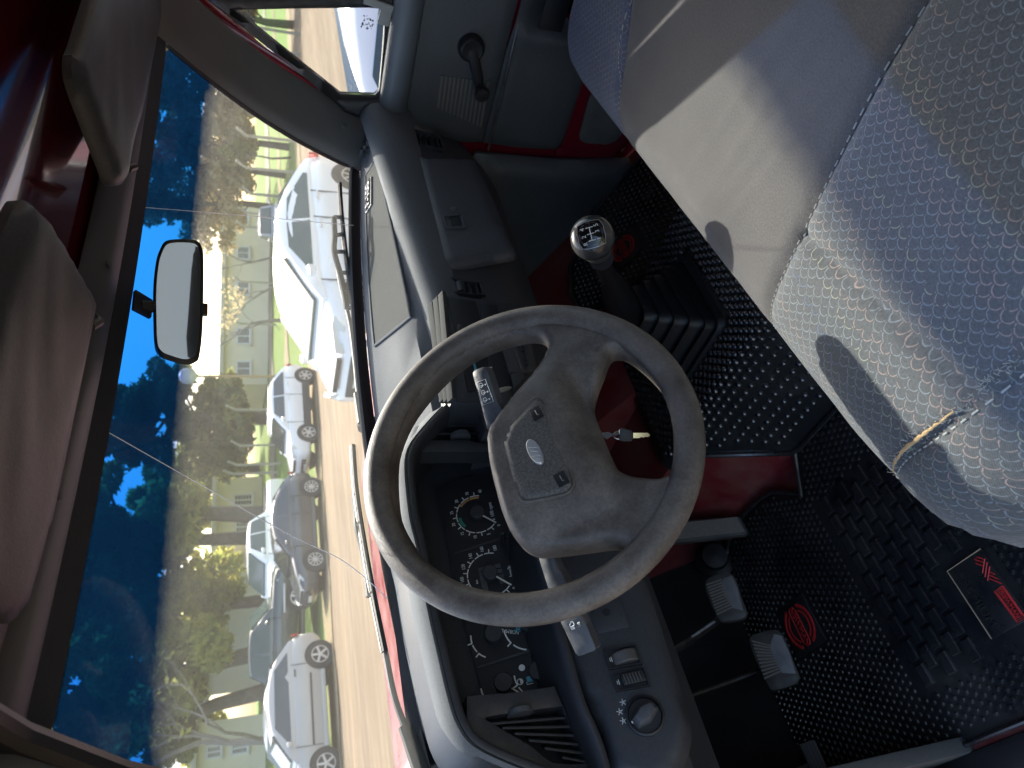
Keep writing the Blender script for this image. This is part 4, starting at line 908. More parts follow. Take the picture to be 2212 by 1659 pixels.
def paddle(fn, pts, plane, th, label, name='column_stalk'):
    p3 = tr(fn, pts, **plane); t = thing(name, label, 'stalk', tuple(p3[-1]), 'stalks on the steering column'); n = plane['n']; c = sum(p3, Vector())/len(p3)
    e = (p3[0]-c).normalized(); e = (e-n*e.dot(n)).normalized(); f = n.cross(e)
    pillow('lever', [(q.x, q.y) for q in frame2(c, e, f, p3)], c, e, f, M['dash_front'], t, H=.003, r=.004, step=.006, back=th); return t, c
SN = (-CF*.8+CU*.5).normalized(); SP1 = dict(n=SN, p=px(*c6(660, 1330), d=.87))
t1, c_ = paddle(c6, [(530, 1085), (548, 1055), (640, 1018), (668, 1028), (700, 1085), (755, 1260), (800, 1415), (850, 1490), (840, 1600), (760, 1700), (690, 1700), (636, 1490), (580, 1280), (540, 1140)], SP1, .014, 'wiper stalk with white wiper symbols on the right of the steering column')
def stroke(fn, pts, plane, w, m, par, name, closed=False, lift=.0034):
    p3 = [p+plane['n']*lift for p in tr(fn, pts, **plane)]
    if closed: p3.append(p3[0])
    mb = MB(); mb.tube(p3, w, 5); return mb.build(name, m, par)
stroke(c6, [(588, 1190), (685, 1152), (775, 1395), (655, 1440)], SP1, .0003, M['white'], t1, 'label_outline', True)
for cx, cy in ((640, 1222), (664, 1302), (684, 1382)):
    stroke(c6, [(cx-22, cy+12), (cx-22, cy-18), (cx, cy-26), (cx+22, cy-6), (cx, cy+26)], SP1, .0004, M['white'], t1, 'wiper_symbol', True)
    stroke(c6, [(cx-14, cy+4), (cx+22, cy+2)], SP1, .0004, M['white'], t1, 'wiper_symbol')
    stroke(c6, [(cx+38, cy-12), (cx+52, cy-18), (cx+48, cy-4)], SP1, .0005, M['white'], t1, 'arrow_symbol', True)
SP2 = dict(n=SN, p=px(*r6(1300, 780), d=.78))
t2, c_ = paddle(r6, [(1108, 400), (1128, 384), (1190, 388), (1230, 480), (1300, 600), (1368, 755), (1450, 950), (1440, 968), (1350, 1000), (1332, 985), (1240, 790), (1170, 600)], SP2, .013, 'indicator stalk with white headlamp symbol on the left of the steering column')
stroke(r6, [(1290, 800), (1355, 765), (1372, 812), (1310, 845)], SP2, .0003, M['trim'], t2, 'label_outline', True)
stroke(r6, [(1307, 805), (1312, 792), (1325, 792), (1331, 806), (1328, 815), (1306, 820)], SP2, .0005, M['white'], t2, 'lamp_symbol', True)
for k in range(4): stroke(r6, [(1311+6*k, 822-k), (1318+6*k, 838-k)], SP2, .0004, M['white'], t2, 'lamp_symbol')
stroke(r6, [(1350, 800), (1363, 793), (1361, 806)], SP2, .0006, M['white'], t2, 'arrow_symbol', True)
key = thing('key_ring', 'brass key with black head hanging on a ring from the ignition', 'keys', tuple(px(*r5(1560, 1090), d=.88)))
K = dict(n=-CF, p=px(*r5(1620, 1090), d=.88))
mb = MB(); c = px(*r5(1592, 1092), **K); a_, b_ = -CU, CR
mb.tube([c+(a_*math.cos(t)+b_*math.sin(t)*.6)*.008 for t in [2*math.pi*i/28 for i in range(29)]], .0007, 6); mb.build('split_ring', M['chrome'], key)
kh = tr(r5, [(1585, 1060), (1600, 1050), (1655, 1062), (1668, 1080), (1668, 1112), (1655, 1128), (1600, 1128), (1585, 1115)], **K); mb = MB(); mb.slab(kh, -CF*.005); mb.build('key_head', M['rubber'], key, bevel=.0012)
kb = tr(r5, [(1666, 1078), (1755, 1078), (1768, 1092), (1752, 1103), (1740, 1099), (1728, 1106), (1715, 1101), (1704, 1108), (1666, 1108)], **K); mb = MB(); mb.slab([p-CF*.0015 for p in kb], -CF*.002); mb.build('key_blade', M['brass'], key)
kt = tr(r5, [(1488, 1080), (1530, 1074), (1545, 1085), (1590, 1076), (1590, 1090), (1540, 1100), (1515, 1118), (1490, 1095)], **K); mb = MB(); mb.slab(kt, CF*.002); mb.build('key_tag', M['dash_front'], key)
# ---------------------------------------------------------------- bench seat
seat = thing('bench_seat', 'blue grey patterned cloth bench seat with a plain grey centre', 'seat', (XC, .15, .80))
def Yf(x): return .470+.092*(x-.25)
pl_ = [(.165, .30), (.172, .40), (.19, .455), (.225, .485), (.28, .497)]+[(x, Yf(x)+.030) for x in (.36, .48, .62, .78, .95, 1.10, 1.22, 1.31)]+[(1.38, .596), (1.43, .570), (1.465, .515), (1.475, .43), (1.475, -.14), (.165, -.14)]
so_ = Vector((0, 0, 1.098))
cutA = [(.590, -.138), (.587, .14), (.565, .33), (.545, .46), (.542, Yf(.542)+.0295)]
cutB = [(1.175, -.138), (1.165, .365), (1.10, .49), (1.05, Yf(1.05)+.0295)]
cutC = [(.268, -.138), (.268, .29), (.285, .44), (.296, .4975)]
cutD = [(.282, .335), (.52, .372), (.556, .378)]
def pdist(p, l): return min(seg_dist(p, Vector(l[i]), Vector(l[i+1])) for i in range(len(l)-1))
def seath(x, y, d):
    p = Vector((x, y)); h = 0
    for l, w, a in ((cutA, .007, .006), (cutB, .007, .006), (cutC, .006, .006), (cutD, .006, .006)):
        h -= a*math.exp(-(pdist(p, l)/w)**2)
    h += .012*math.sin(math.pi*max(0, min(1, (y+.14)/.6)))-.02*max(0, min(1, (.2-y)/.34))
    if x < .27: h -= .10*max(0, (.275-x))**1.2*3
    if .57 < x < 1.1:      # drag folds of the loose centre cover
        for k, (x0, sl) in enumerate(((.64, .25), (.67, .32), (.71, .22), (.76, .30))):
            h += .0022*math.exp(-((x-x0-(y-.3)*sl)/.006)**2)*max(0, 1-abs(y-.35)/.2)
    return h*min(1, d*3)
def sreg(x, y):
    def at(l): 
        for i in range(len(l)-1):
            if l[i][1] <= y <= l[i+1][1]: f = (y-l[i][1])/(l[i+1][1]-l[i][1]); return l[i][0]+(l[i+1][0]-l[i][0])*f
        return l[-1][0] if y > l[-1][1] else l[0][0]
    return 0 if x < at(cutA) else (1 if x < at(cutB) else 2)
parts = pillow(['driver_cover', 'centre_cover', 'passenger_cover'], pl_, so_, (1, 0, 0), (0, 1, 0), [M['pattern'], M['greycloth'], M['patternblue']], seat,
               H=.092, r=.085, step=.0125, back=.20, hf=seath, cuts=[cutA, cutB, cutC, cutD], split=sreg, uvs=True, prof=2.2, sm=70)
parts[0]['label'] = 'patterned driver section with a torn side seam'; parts[1]['label'] = 'plain grey centre section'
def topz(x, y):
    p = Vector((x, y)); segs = [(Vector(pl_[i]), Vector(pl_[(i+1) % len(pl_)])) for i in range(len(pl_))]
    d = min(1, min(seg_dist(p, a, b) for a, b in segs)/.085); return 1.098+.092*(1-(1-d)**2.2)**(1/2.2)+seath(x, y, d)
M['thread'] = mat('pale seam thread', (.42, .42, .38), .8)
for cl, nm in ((cutA, 'seam_thread'), (cutC, 'seam_thread'), (cutB, 'seam_thread')):
    pts = [p for p in catmull([Vector((a, b, 0)) for a, b in cl], 26) if p.y < .52]; mb = MB()
    for i in range(0, len(pts)-1, 2):
        a, b = pts[i], pts[i+1]; c = (a+b)/2; mb.tube([Vector((a.x, a.y, topz(a.x, a.y)+.0012)), Vector((b.x, b.y, topz(b.x, b.y)+.0012))], .0009, 5)
    stuff(mb.build(nm, M['thread'], seat))
# torn side seam with foam showing
random.seed(11)
mb = MB(); pts = []
for i in range(40):
    f = i/39; x = .2955-.012*f; y = .478-.115*f; w = .0021*math.sin(math.pi*f)**.6*random.uniform(.6, 1.15); pts.append((Vector((x+random.uniform(-.0006, .0006), y, topz(x, y)+.0015)), max(.0008, w)))
mb.tube([p for p, w in pts], [w for p, w in pts], 8, flat=.9, up=(1, 0, 0)); tear = mb.build('torn_foam', M['foam'], seat)
mb = MB()
for i in range(190):
    f = random.random(); x = .2955-.045*f*.6+random.uniform(-.005, .005); y = .485-.30*f; z = topz(x, y)
    mb.tube([Vector((x, y, z)), Vector((x+random.uniform(-.004, .004), y+random.uniform(-.004, .004), z+.0035))], .00028, 4)
stuff(mb.build('frayed_threads', M['thread'], seat))
mb = MB(); mb.lathe(Vector((.737, .245, topz(.737, .245))), (0, 0, 1), [(.0005, 0), (.004, .0), (.0035, .0006), (.0005, .0008)], 10)
# backrest and seat base
bk_ = [(-1.48, 1.02), (-1.48, 1.66), (-1.44, 1.72), (-1.36, 1.745), (-.30, 1.745), (-.21, 1.72), (-.17, 1.66), (-.17, 1.02)]
pillow('backrest', bk_, (0, .03, 0), (-1, 0, 0), (0, -.15, 1), M['greycloth'], seat, H=.07, r=.08, step=.05, back=.10, uvs=True)
mb = MB(); mb.box((XC-.01, .12, .84), (.60, 0, 0), (0, .24, 0), (0, 0, .09)); mb.build('seat_base', M['rubber'], seat, bevel=.01)
# ---------------------------------------------------------------- floor mats
def studs(mb, pts, r, h, zf, n=6, sq=1.0):
    for x, y in pts:
        z = zf(x, y); e = .002
        nx = Vector((-(zf(x+e, y)-zf(x-e, y))/(2*e), -(zf(x, y+e)-zf(x, y-e))/(2*e), 1)).normalized(); a = nx.orthogonal().normalized(); b = nx.cross(a); c = Vector((x, y, z))
        vs = [c+(a*math.cos(2*math.pi*k/n)+b*math.sin(2*math.pi*k/n))*r for k in range(n)]+[c+(a*math.cos(2*math.pi*k/n)+b*math.sin(2*math.pi*k/n))*r*.72+nx*h*.75 for k in range(n)]+[c+nx*h]
        mb.add(vs, [(k, (k+1) % n, n+(k+1) % n, n+k) for k in range(n)]+[(n+k, n+(k+1) % n, 2*n) for k in range(n)])
MZ = FZ+.012
dm_out = [r9(*p) for p in ((905, 1450), (885, 1475), (850, 1470))]
dm = thing('floor_mat', 'black rubber mat with red oval logo on the driver floor, under the pedals', 'floor mat', (.38, 1.0, MZ), 'moulded rubber floor mats')
edge_d = tr(r8, [(900, 55), (870, 34), (800, 25), (720, 27), (640, 80), (560, 155), (505, 240), (470, 320), (456, 400), (480, 560), (535, 880), (580, 1100), (650, 1320), (760, 1480), (900, 1600), (960, 1640)], Z=MZ)
outl = [(p.x, p.y) for p in edge_d]+[(.125, 1.28), (.10, 1.10), (.095, .40), (.672, .40), (.672, .925), (.655, .962), (.615, .985)]
ol = [Vector(p) for p in outl]
pillow('mat_sheet', outl, (0, 0, MZ-.004), (1, 0, 0), (0, 1, 0), M['mat'], dm, H=.004, r=.006, step=.03, back=.006)
mb = MB(); mb.tube([Vector((a, b, MZ+.002)) for a, b in outl+[outl[0]]], .0045, 8); mb.build('mat_edge', M['mat'], dm)
zf = lambda x, y: MZ
ins = lambda x, y, m: inside(Vector((x, y)), ol) and min(seg_dist(Vector((x, y)), ol[i-1], ol[i]) for i in range(len(ol))) > m
logo = (.334, .430, 1.130, 1.226); patch = (.205, .314, .738, .810)
brick = (.185, .545, .735, .985)
inb = lambda x, y, b, m=0: b[0]-m < x < b[1]+m and b[2]-m < y < b[3]+m
pts = []
i = 0
y = .56
while y < 1.42:
    x = .12+(.0066 if i % 2 else 0)
    while x < .66:
        if ins(x, y, .012) and not inb(x, y, logo, .006) and not inb(x, y, brick, .006): pts.append((x, y))
        x += .0133
    y += .0133; i += 1
mb = MB(); studs(mb, pts, .0046, .0036, zf); stuff(mb.build('stud_field', M['mat'], dm, 50))
# heel area of raised bricks
j = 0; y = .748
while y < .985:
    x = .19+(.020 if j % 2 else 0)
    while x+.032 < .548:
        if not inb(x+.016, y, patch, .018):
            mb = MB(); mb.loft([[Vector((x+.016+sx*.0165*k, y+sy*.0105*k2, MZ+h)) for sx, sy in ((-1, -1), (1, -1), (1, 1), (-1, 1))] for k, k2, h in ((1, 1, -.001), (.98, .94, .003), (.93, .72, .0048))], True, True); mb.build('raised_brick', M['mat'], dm, 30)
        x += .040
    y += .0265; j += 1
def plate(b, par, nm):
    mb = MB(); mb.box(((b[0]+b[1])/2, (b[2]+b[3])/2, MZ+.001), ((b[1]-b[0])/2, 0, 0), (0, (b[3]-b[2])/2, 0), (0, 0, .0028)); return mb.build(nm, M['mat'], par, bevel=.0012)
lg = plate(logo, dm, 'logo_plate'); LZ = MZ+.0042
LOc = Vector(((logo[0]+logo[1])/2, (logo[2]+logo[3])/2, LZ))
def ovals(c, ex, ey, k, par):
    for a, b, t0, t1 in ((.040, .040, 25, 155), (.040, .040, 205, 335), (.030, .030, 30, 150), (.030, .030, 210, 330)):
        mb = MB(); w = .0035*k if a > .035 else .0022*k
        mb.tube([c+(ex*math.cos(math.radians(t0+(t1-t0)*i/20))*a+ey*math.sin(math.radians(t0+(t1-t0)*i/20))*b)*k for i in range(21)], w, 6, flat=.4, up=ey); mb.build('logo_ring', M['redprint'], par)
    mb = MB(); pts = [(-.038, -.006), (-.03, -.010), (.03, -.010), (.038, -.004), (.038, .006), (.030, .010), (-.030, .010), (-.038, .004)]; mb.tube([c+(ex*a+ey*b)*k for a, b in pts+[pts[0]]], .0012*k, 5); mb.build('logo_frame', M['redprint'], par)
    text('NEWMAN', c, -ex, -ey, .017*k, M['redprint'], par, 'logo_lettering', .0008)
lx = Vector((.87, -.30, 0)).normalized(); lx = Vector((1, 0, 0))
ovals(LOc, lx, Vector((0, 1, 0)), 1.0, lg)
M['wornprint'] = mat('worn embossed print', (.035, .032, .028), .5, var=(160, .4, .6), base2=(.012, .012, .014))
pt = plate(patch, dm, 'name_plate'); PZ = MZ+.0042; PE, PF = Vector((1, 0, 0)), Vector((0, 1, 0))
mb = MB(); mb.tube([Vector((patch[0], patch[3], PZ)), Vector((patch[1], patch[3], PZ)), Vector((patch[1], patch[2], PZ))], .0011, 5); mb.build('worn_edge', mat('worn tan edge', (.35, .26, .17), .7), pt)
def c5p(x, y): return px(*c5(x, y), Z=PZ)
mb = MB()
for a, b in (((1355, 425), (1455, 455)), ((1322, 455), (1440, 495)), ((1338, 503), (1435, 545)), ((1458, 448), (1428, 640)), ((1490, 495), (1462, 690)), ((1524, 548), (1496, 740)), ((1525, 625), (1595, 655)), ((1515, 662), (1640, 718)), ((1508, 705), (1682, 778))): mb.tube([c5p(*a), c5p(*b)], .0010, 5)
mb.build('zigzag_mark', M['redprint'], pt)
fr_ = [c5p(*p) for p in ((1700, 805), (1585, 885), (1890, 1295), (2000, 1230))]
fm = sum(fr_, Vector())/4
for k in (1.0, .90, .80, .70): mb = MB(); q_ = [fm+(p-fm)*k for p in fr_]; mb.tube(q_+[q_[0]], .0008, 5); mb.build('plate_frame', M['redprint'], pt)
text('NEWMAN', fm, -PE, -PF, .009, M['redprint'], pt, 'plate_lettering', .0008)
text('PREMIUM', Vector(((patch[0]+patch[1])/2, patch[3]-.016, PZ)), -PE, -PF, .018, M['wornprint'], pt, 'worn_lettering', .0003, squash=1.15)
# tunnel mat
tm = thing('floor_mat', 'black studded rubber mat over the transmission tunnel, beside the gear lever', 'floor mat', (.93, .8, .93), 'moulded rubber floor mats')
def eL(y): return .648 if y < .955 else .648+min(1, (y-.955)/.12)*.085
vs = []; fs = []; NX, NY = 60, 40
tz = lambda x, y: max(floor_z(x, min(y, .72) if x > .94 else y), FZ)+.008
def tzs(x, y):
    s = 0
    for dx in (-.02, -.01, 0, .01, .02): s += tz(x+dx, y)
    return s/5+.007
for j in range(NY+1):
    y = .42+.72*j/NY
    for i in range(NX+1):
        x = eL(y)+(1.225-eL(y))*i/NX; vs.append(Vector((x, y, tzs(x, y))))
for j in range(NY):
    for i in range(NX): a = j*(NX+1)+i; fs.append((a, a+1, a+NX+2, a+NX+1))
mesh('mat_sheet', vs, fs, M['mat_gloss'], tm, 60)
mb = MB(); mb.tube([Vector((eL(.42+.72*j/NY)-.001, .42+.72*j/NY, tzs(eL(.42+.72*j/NY), .42+.72*j/NY)+.002)) for j in range(NY+1)], .0055, 8); mb.build('mat_edge', M['mat_gloss'], tm)
pts = []; gb = (.835, 1.030, .775, 1.02)
j = 0; y = .44
while y < 1.12:
    x = .62+(.0105 if j % 2 else 0)
    while x < 1.22:
        if x > eL(y)+.02 and not inb(x, y, gb, .012): pts.append((x, y))
        x += .021
    y += .0105; j += 1
mb = MB(); studs(mb, pts, .0076, .0052, tzs, 8); stuff(mb.build('stud_field', M['mat_gloss'], tm, 50))
# passenger mat on the sloping toe board
pm = thing('floor_mat', 'black rubber mat with red round logo on the passenger floor, behind the gear knob', 'floor mat', (1.38, .95, .85), 'moulded rubber floor mats')
pz = lambda x, y: FZ+max(0, y-.72)*.5+.008
po = [(1.20, .45), (1.54, .45), (1.54, .86), (1.53, .98), (1.50, 1.06), (1.42, 1.14), (1.34, 1.17), (1.24, 1.16), (1.215, 1.08), (1.205, .95)]
pol = [Vector(p) for p in po]
pillow('mat_sheet', po, (0, 0, FZ+.006), (1, 0, 0), (0, 1, 0), M['mat'], pm, H=.002, r=.005, step=.03, back=.006, hf=lambda x, y, d: max(0, y-.72)*.5)
mb = MB(); mb.tube([Vector((a, b, pz(a, b)+.001)) for a, b in po+[po[0]]], .005, 8); mb.build('mat_edge', M['mat'], pm)
PL3 = dict(n=Vector((0, -.447, .894)), p=Vector((1.3, .9, pz(1.3, .9)+.003)))
plc = px(*c4(815, 540), **PL3)
pts = []; j = 0; y = .5
while y < 1.16:
    x = 1.21+(.0085 if j % 2 else 0)
    while x < 1.54:
        p = Vector((x, y))
        if inside(p, pol) and min(seg_dist(p, pol[i-1], pol[i]) for i in range(len(pol))) > .012 and abs(x-plc.x) > .05 or False:
            pts.append((x, y))
        elif inside(p, pol) and abs(y-plc.y) > .05 and min(seg_dist(p, pol[i-1], pol[i]) for i in range(len(pol))) > .012: pts.append((x, y))
        x += .017
    y += .0125; j += 1
mb = MB(); studs(mb, pts, .0050, .0036, pz); stuff(mb.build('stud_field', M['mat'], pm, 50))
pe, pf = Vector((1, 0, 0)), Vector((0, .894, .447)); mb = MB(); mb.box(plc+Vector((0, 0, .0005)), pe*.045, pf*.045, pe.cross(pf)*.0015); lp_ = mb.build('logo_plate', M['mat'], pm, bevel=.001)
ovals(plc+pe.cross(pf)*.003, pe, pf, .85, lp_)
# ---------------------------------------------------------------- pedals
PN = Vector((0, -.78, .62)).normalized()
def pedal(name, label, fn, pts, split_, centre_Y, worn, arm):
    c = px(*fn(*centre_Y[0]), Y=centre_Y[1]); PLN = dict(n=PN, p=c); t = thing(name, label, 'pedal', tuple(c))
    e = Vector((1, 0, 0)); f = PN.cross(e).normalized(); p3 = tr(fn, pts, **PLN); q = [(a.x, a.y) for a in catmull([Vector((v.x, v.y, 0)) for v in frame2(c, e, f, p3)], 3, True)]
    pillow('pad', q, c, e, f, M['pedal'], t, H=.004, r=.006, step=.008, back=.014)
    a0, a1, b0, b1 = [px(*fn(*k), **PLN) for k in split_]
    for i in range(11):
        g = (i+.3)/10.6; p0, p1 = a0.lerp(a1, g), b0.lerp(b1, g); mb = MB(); mb.box((p0+p1)/2+PN*.0046, (p1-p0)/2, PN*.0020, (a1-a0).normalized()*.0014); mb.build('tread_rib', M['rib'], t)
    wp = [px(*fn(*k), **PLN) for k in worn]; mb = MB(); mb.slab([p+PN*.0035 for p in wp], PN*.0014); mb.build('worn_face', M['pedal_worn'], t, bevel=.0006)
    mb = MB(); mb.tube([c-PN*.008]+[px(*fn(*k[:2]), d=k[2]) for k in arm], [.010]*(len(arm)+1), 8, flat=.5); mb.build('arm', M['metal'], t)
pedal('brake_pedal', 'worn brake pedal, the middle of the three pedals', r8, [(326, 570), (360, 530), (445, 503), (490, 520), (515, 570), (560, 700), (572, 745), (545, 775), (440, 792), (400, 770), (350, 660)], [(335, 575), (400, 760), (425, 545), (495, 715)], ((450, 650), 1.20), [(440, 540), (425, 570), (440, 640), (490, 715), (555, 735), (520, 600), (485, 525)], [(400, 790, 1.50), (250, 900, 1.50), (60, 1020, 1.45)])
pedal('clutch_pedal', 'worn clutch pedal, leftmost of the three pedals', r8, [(592, 890), (640, 862), (735, 842), (775, 860), (800, 900), (850, 1030), (880, 1110), (860, 1160), (740, 1198), (700, 1170), (640, 1050), (600, 950)], [(602, 905), (680, 1140), (710, 935), (775, 1095)], ((740, 1020), 1.20), [(735, 870), (712, 935), (735, 1010), (780, 1100), (865, 1105), (830, 990), (780, 880)], [(640, 1090, 1.44), (430, 1170, 1.45), (200, 1250, 1.42)])
ac = thing('accelerator_pedal', 'long ribbed accelerator pedal on the right', 'pedal', tuple(px(*r8(550, 240), Z=FZ+.03)))
AN = Vector((0, -.80, .60)); APc = px(*r8(560, 230), Z=FZ+.035); A_ = dict(n=AN, p=APc); e = Vector((1, 0, 0)); f = AN.cross(e).normalized()
aq = [px(*r8(*k), **A_) for k in ((60, 215), (160, 200), (515, 172), (535, 180), (578, 262), (560, 278), (180, 325), (40, 330))]
pillow('pad', [(v.x, v.y) for v in frame2(APc, e, f, aq)], APc, e, f, M['pedal'], ac, H=.003, r=.004, step=.012, back=.014)
for i in range(9):
    g = (i+.5)/9; p0, p1 = px(*r8(60+10*g, 225+95*g), **A_), px(*r8(515+50*g, 180+85*g), **A_); mb = MB(); mb.box((p0+p1)/2+AN*.0036, (p1-p0)/2, AN*.0014, (f.cross(AN)).normalized()*0+AN.cross((p1-p0).normalized())*.0017); mb.build('tread_rib', M['rib'], ac)
mb = MB(); mb.tube([aq[0].lerp(aq[7], .5)-AN*.01, aq[0].lerp(aq[7], .5)-AN*.05+Vector((0, .12, .10))], .008, 8); mb.build('arm', M['metal'], ac)
pk = thing('parking_brake_pedal', 'small foot parking brake pedal at the far left of the footwell', 'pedal', tuple(px(*r8(985, 1640), d=1.22)))
pc_ = px(*r8(985, 1635), d=1.22); mb = MB(); mb.box(pc_, Vector((.035, 0, 0)), PN.cross(Vector((1, 0, 0)))*.014, PN*.005); mb.build('pad', M['pedal'], pk, bevel=.003)
for i in range(4): mb = MB(); mb.box(pc_+PN*.0055+PN.cross(Vector((1, 0, 0)))*(-.009+.006*i), Vector((.032, 0, 0)), PN.cross(Vector((1, 0, 0)))*.0018, PN*.0012); mb.build('tread_rib', M['trim'], pk)
mb = MB(); mb.tube([pc_-PN*.005, pc_+Vector((-.01, .12, .10))], .007, 8); mb.build('arm', M['metal'], pk)
# pedal box: dark felt, steering shaft boot, cables
mb = MB(); mb.lathe(px(*r8(385, 430), d=1.66), (-.1, -.8, .5), [(.001, .0), (.045, 0), (.045, .01), (.030, .02), (.028, .04), (.001, .045)], 20); mb.build('column_boot', M['rubber'], cab, 40)
for k, (y0, x0) in enumerate(((1.45, .30), (1.5, .42))):
    mb = MB(); mb.tube([(x0, 1.62, 1.15), (x0+.02, 1.5, .95), (x0+.08, 1.48, .90), (x0+.2, 1.55, 1.0), (x0+.25, 1.63, 1.1)], .007, 8); mb.build('cable', M['rubber'], cab)
# ---------------------------------------------------------------- gear lever
gear = thing('gear_lever', 'floor gear lever with a round black knob showing the shift pattern', 'gear lever', (.97, .90, .94))
kc = px(*c4(470, 420), d=1.06); gb0 = Vector((.975, .905, 1.045)); gd = (kc-gb0).normalized()
mb = MB(); rings = [(.042, 0), (.040, .02), (.034, .05), (.033, .12), (.028, .2), (.018, .30), (.0125, .36), (.012, .41), (.020, .44)]
L_ = (kc-gb0).length; mb.lathe(gb0, gd, [(r, h*L_/.55) for r, h in rings], 20); mb.build('lever_sleeve', M['rubber'], gear, 50)
s0 = px(*c4(720, 830), d=1.10); mb = MB(); mb.tube([gb0+gd*L_*.55+Vector((-.012, -.012, .022)), gb0+gd*L_*.86+Vector((-.004, -.006, .012))], [.008, .006], 8); mb.build('sleeve_rib', M['rubber'], gear)
mb = MB(); mb.lathe(kc-gd*.045, gd, [(.012, -.012), (.022, -.008), (.026, .008), (.022, .02)], 24); mb.build('knob_collar', M['trim'], gear, 50)
KN = (CAM-kc).normalized()*.55+gd*.75; KN = KN.normalized()
mb = MB(); mb.lathe(kc, KN, [(a_*1.08, h_*1.08) for a_, h_ in ((.004, -.030), (.018, -.028), (.027, -.018), (.031, -.004), (.030, .008), (.025, .018), (.0165, .0235), (.008, .0255), (.0005, .026))], 36); kn_ = mb.build('knob', mat('glossy black knob', (.035, .037, .04), .16, var=(60, .45, .8), base2=(.08, .075, .07)), gear, 60)
kx = (px(*c4(440, 260), d=.95)-px(*c4(480, 420), d=.95)).normalized(); kx = (kx-KN*kx.dot(KN)).normalized(); ky = KN.cross(kx)
if ky.dot(-CU) > 0: ky = -ky
# kx runs from first to fifth gear, ky up the pattern
kp_ = kc+KN*.0262
sq = [(-.0185, -.006), (-.016, -.0165), (-.006, -.0185), (.008, -.0185), (.017, -.015), (.0185, -.004), (.0185, .006), (.016, .0155), (.006, .0180), (-.008, .018), (-.0165, .0150), (-.0185, .006)]
def dome(a, b): r2_ = a*a+b*b; return kc+(kx*a+ky*b)*1.08+KN*(.0283-r2_*12.5)
vv = [dome(0, 0)+KN*.0006]; ff = []
for k in (.33, .66, 1): vv += [dome(a*k, b*k)+KN*.0006 for a, b in sq]
n_ = len(sq); ff = [(0, 1+i, 1+(i+1) % n_) for i in range(n_)]
for rr_ in range(2): ff += [(1+rr_*n_+i, 1+rr_*n_+(i+1) % n_, 1+(rr_+1)*n_+(i+1) % n_, 1+(rr_+1)*n_+i) for i in range(n_)]
kcap = mesh('shift_plate', vv, ff, mat('gloss shift plate', (.006, .006, .007), .08), kn_, 60)
mb = MB(); rg = [dome(a, b)+KN*.0007 for a, b in sq]; mb.tube(rg+[rg[0]], .0006, 6); mb.build('plate_rim', M['chrome'], kn_)
def kl(a, b): return dome(a, b)+KN*.0009
mb = MB(); mb.tube([kl(-.009, 0), kl(0, 0), kl(.009, 0)], .0006, 5)
for x0 in (-.009, 0, .009): mb.tube([kl(x0, -.005), kl(x0, .005)], .0006, 5)
mb.build('shift_gate', M['white'], kn_)
for l, a, b in (('R', -.0115, .0095), ('2', -.002, .0095), ('4', .0085, .0095), ('1', -.009, -.0095), ('3', .001, -.0095), ('5', .010, -.0095)): text(l, kl(a, b), kx, ky, .0088, M['white'], kn_, 'gear_numeral', .0002)
# ribbed gaiter
gc = Vector((.932, .905, 0))
def rrect(cx, cy, hx, hy, z, r=.02):
    out = []
    for sx, sy, a0 in ((1, 1, 0), (-1, 1, 90), (-1, -1, 180), (1, -1, 270)):
        for k in range(5): a = math.radians(a0+22.5*k); out.append(Vector((cx+sx*(hx-r)+r*math.cos(a), cy+sy*(hy-r)+r*math.sin(a), z)))
    return out
rings = []
steps = 5
rings.append(rrect(.932, .90, .112, .130, .936)); rings.append(rrect(.932, .90, .104, .122, .950)); rings.append(rrect(.932, .90, .100, .118, .950))
for k in range(steps):
    f = k/steps; f2 = (k+.65)/steps; z0 = .942+.10*f; z1 = .942+.10*(k+1)/steps
    hx = .094-.052*f; hy = .112-.064*f; cx = .932+.043*f; cy = .90+.005*f
    rings.append(rrect(cx, cy, hx, hy, z0, .018)); rings.append(rrect(cx, cy, hx-.003, hy-.003, z1+.004, .018)); rings.append(rrect(cx, cy, hx-.008, hy-.008, z1+.003, .016)); rings.append(rrect(cx, cy, hx-.010, hy-.010, z1-.010, .016))
mb = MB(); mb.loft(rings, True, True); mb.build('ribbed_gaiter', M['rubber'], gear, 40)
# ---------------------------------------------------------------- bonnet, cowl, wipers
hood = thing('bonnet', 'faded red bonnet of the truck beyond the windscreen', 'bonnet', (XC, 1.6, 1.35))
vs = []; fs = []; NX, NY = 30, 16
for j in range(NY+1):
    for i in range(NX+1):
        s = -1+2*i/NX; y = 1.10+.98*j/NY; z = 1.500-.05*((y-1.1)/.9)-.05*s**4+.012*math.exp(-((abs(s)-.55)/.06)**2)-.10*max(0, (y-1.98)/.1)**2
        vs.append(Vector((XC+.83*s, y, z)))
for j in range(NY):
    for i in range(NX): a = j*(NX+1)+i; fs.append((a, a+1, a+NX+2, a+NX+1))
n0 = len(vs); vs += [Vector((v.x, v.y, v.z-.03)) for v in vs]; fs += [tuple(n0+k for k in f) for f in fs]
M['redhood'] = mat('faded red bonnet paint', (.34, .045, .055), .25, coat=.6, var=(9, .35, .75), base2=(.45, .20, .19), rvar=.15)
mesh('bonnet_skin', vs, fs, M['redhood'], hood, 40)
mb = MB(); mb.box((XC, 1.045, 1.485), (.80, 0, 0), (0, .075, 0), (0, 0, .008)); cw = mb.build('cowl_panel', M['redhood'], hood, bevel=.004)
mb = MB(); mb.box((XC, 2.02, .85), (.80, 0, 0), (0, .03, 0), (0, 0, .48)); mb.build('front_panel', M['redhood'], hood, bevel=.02)
